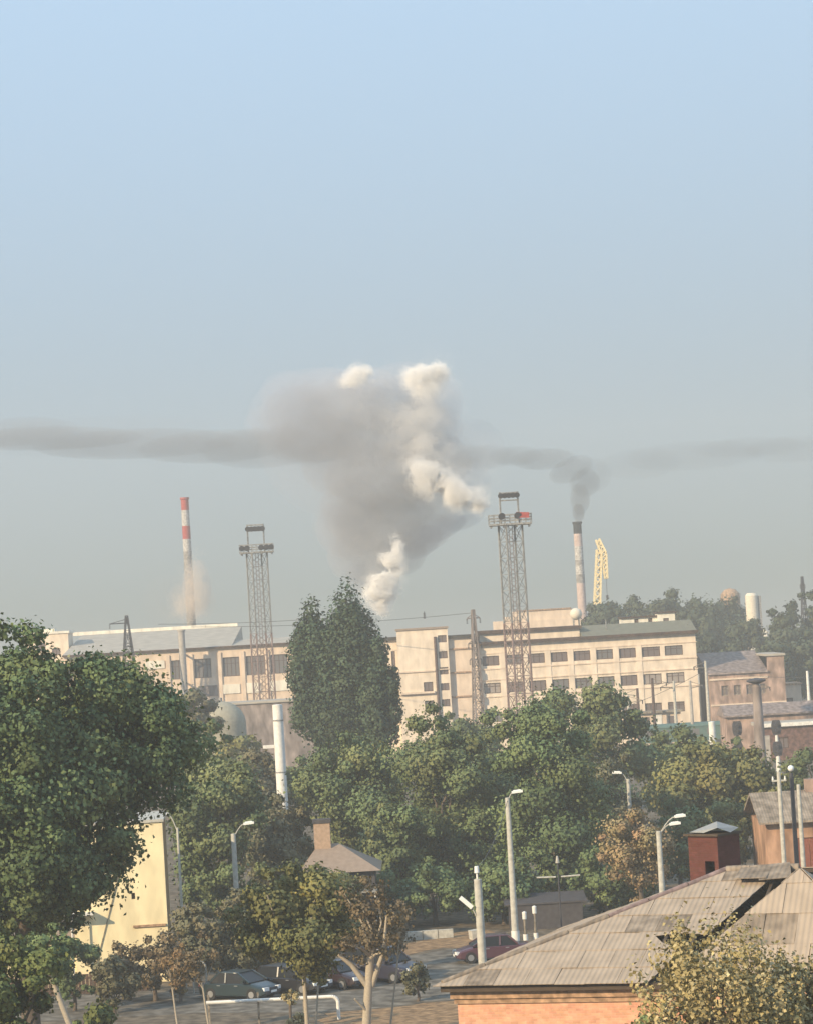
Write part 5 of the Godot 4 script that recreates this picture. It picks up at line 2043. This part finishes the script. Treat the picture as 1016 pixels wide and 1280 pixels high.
# name, label, group, x, z, top, crown bottom, half width, colours, leaf, leaves, masses, habit, bark, trunk radius, lean
const TREES := [
	["broadleaf_tree", "huge dark green broadleaf tree filling the left side", "foreground trees", -16.05, -115.0, 19.99, 6.58, 4.75, "dark", 0.19, 165000, 110, "round", "bark", 0.40, 0.0],
	["leafy_bush", "bright green bush in the bottom left corner", "foreground trees", -13.85, -95.0, 10.04, 5.39, 1.52, "bright", 0.15, 16000, 30, "round", "bark", 0.16, 0.0],
	["leafy_bush", "small yellow green bush below the brown fence at the bottom left", "foreground trees", -12.59, -110.0, 5.36, 2.67, 1.15, "bright", 0.20, 3000, 14, "round", "bark", 0.10, 0.0],
	["birch_tree", "thin slanting pale trunked birch before the yellow house", "foreground trees", -14.12, -108.0, 8.72, 6.37, 1.01, "dark", 0.20, 1500, 14, "thin", "pale_bark", 0.13, 2.2],
	["yellow_tree", "tall yellowing bush in the bottom right corner over the roof", "foreground trees", 6.71, -70.0, 11.24, 7.62, 2.16, "yellow", 0.11, 11500, 100, "spray", "bark", 0.09, 0.0],
	["yellow_tree", "second yellowing bush at the right border, greener below", "foreground trees", 9.07, -72.0, 10.40, 7.27, 1.39, "yellow", 0.11, 8500, 70, "spray", "bark", 0.09, 0.0],
	["leafy_bush", "dark green bush at the foot of the yellowing bushes", "foreground trees", 8.47, -74.0, 9.46, 7.09, 1.63, "dark", 0.15, 8000, 30, "round", "bark", 0.09, 0.0],
	["leafy_bush", "small dark sprig before the orange brick wall", "foreground trees", 5.35, -72.0, 9.24, 7.77, 0.56, "dark", 0.13, 1800, 14, "round", "bark", 0.05, 0.0],
	["young_tree", "olive green young tree with thin pale stem before the parked cars", "small trees round the yard", -5.21, -118.0, 9.58, 4.78, 2.47, "olive", 0.17, 19000, 46, "round", "pale_bark", 0.10, 0.1],
	["forked_tree", "brownish small tree on a pale forked trunk at the bottom middle", "small trees round the yard", -2.45, -116.0, 8.98, 5.28, 1.60, "brown", 0.14, 2900, 26, "thin", "pale_bark", 0.20, -0.5],
	["young_tree", "dull green tree behind the teal saloon", "small trees round the yard", -10.18, -158.0, 5.09, 0.30, 2.18, "dull", 0.22, 5200, 22, "round", "bark", 0.15, 0.0],
	["young_tree", "dull brownish tree left of the lamp post by the yellow house", "small trees round the yard", -12.74, -157.0, 4.56, 0.30, 1.82, "dull", 0.22, 3800, 20, "round", "pale_bark", 0.13, 0.0],
	["brown_bush", "reddish brown bare bush before the yellow wall", "small trees round the yard", -14.48, -152.0, 3.81, 0.30, 1.76, "brown", 0.18, 3200, 20, "thin", "bark", 0.12, 0.0],
	["brown_bush", "rusty leafed shrub by the bent tube frames", "small trees round the yard", -13.10, -151.0, 3.22, 0.30, 0.92, "rust", 0.18, 1200, 12, "thin", "bark", 0.08, 0.0],
	["yellow_shrub", "small orange yellow shrub at the white pipe", "small trees round the yard", -6.86, -139.0, 1.86, 1.03, 0.54, "yellow", 0.14, 700, 9, "round", "bark", 0.08, 0.0],
	["yellow_shrub", "small yellow shrub below the white pipe", "small trees round the yard", -6.11, -130.0, 1.96, 1.04, 0.50, "yellow", 0.14, 700, 9, "round", "bark", 0.08, 0.0],
	["young_tree", "dull green shrubby tree right of the lamp post, behind the black hatchback", "small trees round the yard", -8.76, -158.0, 3.28, 0.30, 1.57, "dull", 0.20, 3600, 20, "round", "bark", 0.10, 0.0],
	["young_tree", "dull brown green tree between the lamp post and the yellow house", "small trees round the yard", -11.51, -159.0, 4.21, 0.30, 1.66, "dull", 0.20, 4200, 22, "round", "bark", 0.12, 0.0],
	["brown_bush", "low reddish bush at the right end of the board fence", "small trees round the yard", -15.88, -153.0, 3.03, 0.30, 1.43, "brown", 0.17, 2600, 20, "thin", "bark", 0.10, 0.0],
	["young_tree", "thin brownish tree over the roof of the navy van", "small trees round the yard", -2.00, -160.0, 4.00, 0.73, 1.23, "brown", 0.20, 2200, 18, "thin", "bark", 0.09, 0.0],
	["sapling", "thin sapling with a pale bent stem left of the white pipe", "small trees round the yard", -10.57, -134.0, 5.48, 2.38, 0.89, "brown", 0.13, 900, 14, "thin", "pale_bark", 0.05, 0.3],
	["sapling", "thin sapling with sparse olive leaves in front of the black hatchback", "small trees round the yard", -5.10, -130.0, 5.41, 2.94, 0.93, "olive", 0.13, 900, 14, "thin", "pale_bark", 0.05, -0.4],
	["sapling", "bare leaning sapling right of the forked trunk", "small trees round the yard", -1.48, -124.0, 7.37, 4.16, 0.82, "brown", 0.12, 500, 14, "thin", "pale_bark", 0.05, -0.8],
	["sapling", "sparse sapling between the fence and the teal saloon", "small trees round the yard", -12.33, -138.0, 4.97, 1.97, 0.99, "rust", 0.13, 900, 14, "thin", "pale_bark", 0.05, 0.2],
	["leafy_bush", "yellow green bush hiding the lower part of the tan roofed house", "small trees round the yard", -5.12, -172.0, 4.70, 0.30, 1.71, "olive", 0.20, 5000, 24, "round", "bark", 0.12, 0.0],
	["leafy_bush", "low brown green bush before the navy van", "small trees round the yard", -0.82, -146.0, 1.86, 0.30, 0.97, "dull", 0.16, 1800, 14, "round", "bark", 0.08, 0.0],
	["leafy_bush", "dark shrubs at the left foot of the yellow wall", "small trees round the yard", -18.46, -150.0, 4.66, 0.30, 1.24, "dark", 0.18, 6000, 26, "round", "bark", 0.10, 0.0],
	["leafy_bush", "shrub with dull leaves covering the right end of the board fence", "small trees round the yard", -16.19, -148.0, 3.12, 0.30, 1.22, "dull", 0.17, 3500, 20, "round", "bark", 0.09, 0.0],
	["poplar_tree", "tallest poplar, middle of the dark trio", "poplars in front of the factory", -5.82, -260.0, 22.42, 6.94, 3.15, "poplar", 0.28, 30000, 74, "column", "bark", 0.34, 0.0],
	["poplar_tree", "left poplar of the dark trio", "poplars in front of the factory", -8.96, -262.0, 21.40, 7.02, 2.67, "poplar", 0.28, 24000, 60, "column", "bark", 0.30, 0.0],
	["poplar_tree", "shorter right poplar of the dark trio", "poplars in front of the factory", -3.17, -257.0, 17.98, 6.92, 1.91, "poplar", 0.28, 13000, 40, "column", "bark", 0.24, 0.0],
	["poplar_tree", "slim poplar squeezed between the left and the tallest one", "poplars in front of the factory", -7.55, -264.0, 20.46, 6.85, 2.47, "poplar", 0.28, 17000, 40, "column", "bark", 0.29, 0.0],
	["broadleaf_tree", "dark green tree behind the left lamp post", "trees between the yard and the rail line", -12.62, -182.0, 12.02, 0.33, 3.31, "mid", 0.23, 29899, 34, "round", "bark", 0.26, 0.0],
	["broadleaf_tree", "dull green tree at the foot of the white column", "trees between the yard and the rail line", -10.42, -200.0, 8.11, 0.30, 2.64, "dull", 0.23, 20700, 28, "round", "bark", 0.20, 0.0],
	["broadleaf_tree", "green tree between the big left tree and the arched shed", "trees between the yard and the rail line", -16.08, -215.0, 13.18, 1.71, 3.08, "mid", 0.31, 20700, 28, "round", "bark", 0.26, 0.0],
	["broadleaf_tree", "olive tinted tree right of the white column", "trees between the yard and the rail line", -5.01, -200.0, 12.19, 2.07, 3.86, "mid", 0.23, 32199, 36, "round", "bark", 0.29, 0.0],
	["broadleaf_tree", "broad mid green tree below the stair tower", "trees between the yard and the rail line", 0.95, -194.0, 13.07, 0.30, 4.92, "mid", 0.23, 46000, 44, "round", "bark", 0.35, 0.0],
	["broadleaf_tree", "tall dark tree with twin trunks behind the two armed lamp", "trees between the yard and the rail line", 8.21, -186.0, 13.82, 0.30, 4.00, "dark", 0.23, 41400, 40, "round", "pale_bark", 0.42, 0.0],
	["broadleaf_tree", "green tree between the broad tree and the tall dark one", "trees between the yard and the rail line", 5.41, -205.0, 12.71, 0.30, 3.16, "mid", 0.23, 27599, 30, "round", "bark", 0.26, 0.0],
	["broadleaf_tree", "dark green tree below the long block's right windows", "trees between the yard and the rail line", 14.71, -238.0, 13.44, 0.30, 4.07, "mid", 0.32, 27599, 34, "round", "bark", 0.31, 0.0],
	["broadleaf_tree", "round dark green tree below the long block's middle windows", "trees between the yard and the rail line", 11.45, -246.0, 12.92, 0.30, 4.07, "dark", 0.32, 25299, 32, "round", "bark", 0.31, 0.0],
	["broadleaf_tree", "brownish thinning tree right of the tall dark tree", "trees between the yard and the rail line", 13.38, -208.0, 10.45, 0.30, 2.52, "dull", 0.23, 19550, 28, "round", "bark", 0.21, 0.0],
	["broadleaf_tree", "bluish green tree in front of the plaster hut", "trees between the yard and the rail line", 22.16, -258.0, 8.78, 0.30, 4.12, "mid", 0.34, 21850, 30, "round", "bark", 0.28, 0.0],
	["broadleaf_tree", "olive green spreading tree behind the brick shaft", "trees between the yard and the rail line", 21.77, -216.0, 8.72, 0.30, 4.76, "olive", 0.31, 36800, 40, "round", "bark", 0.31, 0.0],
	["broadleaf_tree", "dark green tree low behind the brick shaft", "trees between the yard and the rail line", 20.64, -196.0, 6.55, 0.30, 1.62, "mid", 0.23, 16099, 24, "round", "bark", 0.13, 0.0],
	["autumn_tree", "orange and yellow autumn tree beside the concrete lamp post", "trees between the yard and the rail line", 12.47, -172.0, 7.79, 1.82, 2.13, "orange", 0.17, 14949, 34, "round", "bark", 0.17, 0.0],
	["broadleaf_tree", "low dark tree left of the maroon car", "trees between the yard and the rail line", 0.35, -182.0, 4.03, 0.30, 2.91, "dark", 0.23, 18400, 26, "round", "bark", 0.18, 0.0],
	["broadleaf_tree", "low dark tree behind the tall slim lamp post", "trees between the yard and the rail line", 4.55, -180.0, 4.20, 0.30, 2.58, "dark", 0.23, 17250, 26, "round", "bark", 0.16, 0.0],
	["broadleaf_tree", "low dark tree at the foot of the tan roofed house", "trees between the yard and the rail line", -3.21, -184.0, 3.57, 0.30, 2.43, "dark", 0.23, 14949, 24, "round", "bark", 0.15, 0.0],
	["broadleaf_tree", "shaded tree behind the rubble heap", "trees between the yard and the rail line", 10.84, -180.0, 4.33, 0.30, 2.28, "dark", 0.23, 13799, 24, "round", "bark", 0.15, 0.0],
	["broadleaf_tree", "dull tree behind the chimney of the tan roofed house", "trees between the yard and the rail line", -8.92, -186.0, 7.04, 1.96, 1.84, "dull", 0.23, 12649, 22, "round", "bark", 0.15, 0.0],
	["broadleaf_tree", "dark green tree behind the right poles", "trees between the yard and the rail line", 29.52, -225.0, 7.77, 0.30, 2.11, "mid", 0.23, 13799, 24, "round", "bark", 0.17, 0.0],
	["broadleaf_tree", "bluish tree below the teal wagon", "trees between the yard and the rail line", 30.84, -290.0, 5.34, 0.58, 3.04, "mid", 0.42, 6500, 24, "round", "bark", 0.19, 0.0],
	["broadleaf_tree", "brownish treetop before the arched shed", "trees between the yard and the rail line", -23.27, -310.0, 13.86, 7.23, 2.39, "dull", 0.42, 3500, 20, "round", "bark", 0.23, 0.0],
	["broadleaf_tree", "green treetop left of the brownish one, below the hall", "trees between the yard and the rail line", -26.01, -300.0, 13.56, 7.81, 2.48, "mid", 0.42, 3500, 20, "round", "bark", 0.23, 0.0],
	["cypress_tree", "small dark cypress before the hall roof", "trees between the yard and the rail line", -43.46, -400.0, 18.64, 12.27, 0.66, "poplar", 0.42, 1200, 12, "column", "bark", 0.18, 0.0],
	["broadleaf_tree", "pale green treetops along the left end of the hall", "trees between the yard and the rail line", -43.23, -395.0, 16.92, 10.20, 5.66, "olive", 0.50, 3200, 20, "round", "bark", 0.42, 0.0],
	["broadleaf_tree", "green tree at the foot of the mauve pylon", "trees between the yard and the rail line", 5.80, -300.0, 10.41, 3.51, 2.98, "mid", 0.42, 4500, 22, "round", "bark", 0.23, 0.0],
	["broadleaf_tree", "dull green tree below the yard wall building left of the white column", "trees between the yard and the rail line", -13.99, -240.0, 9.97, 0.30, 2.91, "dull", 0.26, 16099, 26, "round", "bark", 0.23, 0.0],
	["broadleaf_tree", "green tree between the white column and the poplars", "trees between the yard and the rail line", -10.29, -245.0, 8.88, 0.30, 2.43, "mid", 0.26, 13799, 24, "round", "bark", 0.19, 0.0],
	["broadleaf_tree", "dark green tree right of the autumn tree", "trees between the yard and the rail line", 16.91, -195.0, 6.02, 0.30, 2.15, "dark", 0.23, 14949, 24, "round", "bark", 0.16, 0.0],
	["broadleaf_tree", "dark green tree left of the autumn tree", "trees between the yard and the rail line", 10.45, -196.0, 7.41, 0.30, 2.38, "dark", 0.23, 17250, 26, "round", "bark", 0.18, 0.0],
	["broadleaf_tree", "olive tree low between the broad tree and the tan roofed house", "trees between the yard and the rail line", -1.44, -188.0, 8.28, 0.84, 2.59, "mid", 0.23, 18400, 28, "round", "bark", 0.20, 0.0],
	["broadleaf_tree", "dark low tree in the gap beneath the brownish thinning tree", "trees between the yard and the rail line", 12.74, -184.0, 3.91, 0.40, 1.82, "dark", 0.23, 10350, 22, "round", "bark", 0.12, 0.0],
	["broadleaf_tree", "dark tree low between the broad tree and the tall dark one", "trees between the yard and the rail line", 3.78, -192.0, 7.49, 0.30, 2.75, "dark", 0.23, 18400, 28, "round", "bark", 0.20, 0.0],
	["broadleaf_tree", "olive green tree hiding the foot of the domed tank", "trees between the yard and the rail line", -19.03, -300.0, 9.70, 1.65, 2.98, "olive", 0.36, 6000, 26, "round", "bark", 0.23, 0.0],
	["far_tree", "leftmost far tree beside the yellow crane", "far trees on the skyline", 36.00, -540.0, 20.50, 11.16, 5.06, "far", 0.60, 8500, 26, "round", "bark", 0.42, 0.0],
	["far_tree", "low far tree between the crane and the tall rounded one", "far trees on the skyline", 42.76, -560.0, 20.86, 10.56, 4.32, "far", 0.60, 8500, 26, "round", "bark", 0.38, 0.0],
	["far_tree", "tallest rounded far tree above the roof house", "far trees on the skyline", 49.98, -560.0, 22.76, 10.16, 6.17, "far", 0.60, 8500, 26, "round", "bark", 0.49, 0.0],
	["far_tree", "dark far tree right of the tallest rounded one", "far trees on the skyline", 53.56, -545.0, 19.52, 7.86, 4.80, "far", 0.60, 8500, 26, "round", "bark", 0.40, 0.0],
	["far_tree", "broad far tree behind the brick works", "far trees on the skyline", 61.24, -570.0, 20.03, 5.49, 6.28, "far", 0.60, 8500, 26, "round", "bark", 0.47, 0.0],
	["far_tree", "far tree in front of the white silo", "far trees on the skyline", 59.19, -520.0, 15.74, 5.04, 4.87, "far", 0.60, 8500, 26, "round", "bark", 0.37, 0.0],
	["far_tree", "low grey green far tree above the brick works", "far trees on the skyline", 51.80, -505.0, 14.07, 6.45, 5.57, "far", 0.60, 8500, 26, "round", "bark", 0.39, 0.0],
	["far_tree", "far tree between the silo and the right border", "far trees on the skyline", 61.99, -500.0, 17.64, 3.92, 4.68, "far", 0.60, 8500, 26, "round", "bark", 0.38, 0.0],
	["far_tree", "tall far tree at the right border", "far trees on the skyline", 68.88, -510.0, 20.38, 2.61, 5.06, "far", 0.60, 8500, 26, "round", "bark", 0.42, 0.0],
	["far_tree", "lower far tree at the right border", "far trees on the skyline", 63.75, -470.0, 14.17, 3.21, 5.18, "far", 0.60, 8500, 26, "round", "bark", 0.37, 0.0],
	["far_tree", "dark low far tree right of the brick works", "far trees on the skyline", 57.58, -465.0, 12.61, 3.69, 3.84, "far", 0.60, 8500, 26, "round", "bark", 0.29, 0.0],
	["far_tree", "small far tree behind the roof house", "far trees on the skyline", 49.51, -600.0, 19.13, 9.74, 4.30, "far", 0.60, 8500, 26, "round", "bark", 0.37, 0.0],
	["far_tree", "low far tree beyond the annex", "far trees on the skyline", 54.97, -480.0, 10.68, 4.10, 4.23, "far", 0.60, 8500, 26, "round", "bark", 0.30, 0.0],
]
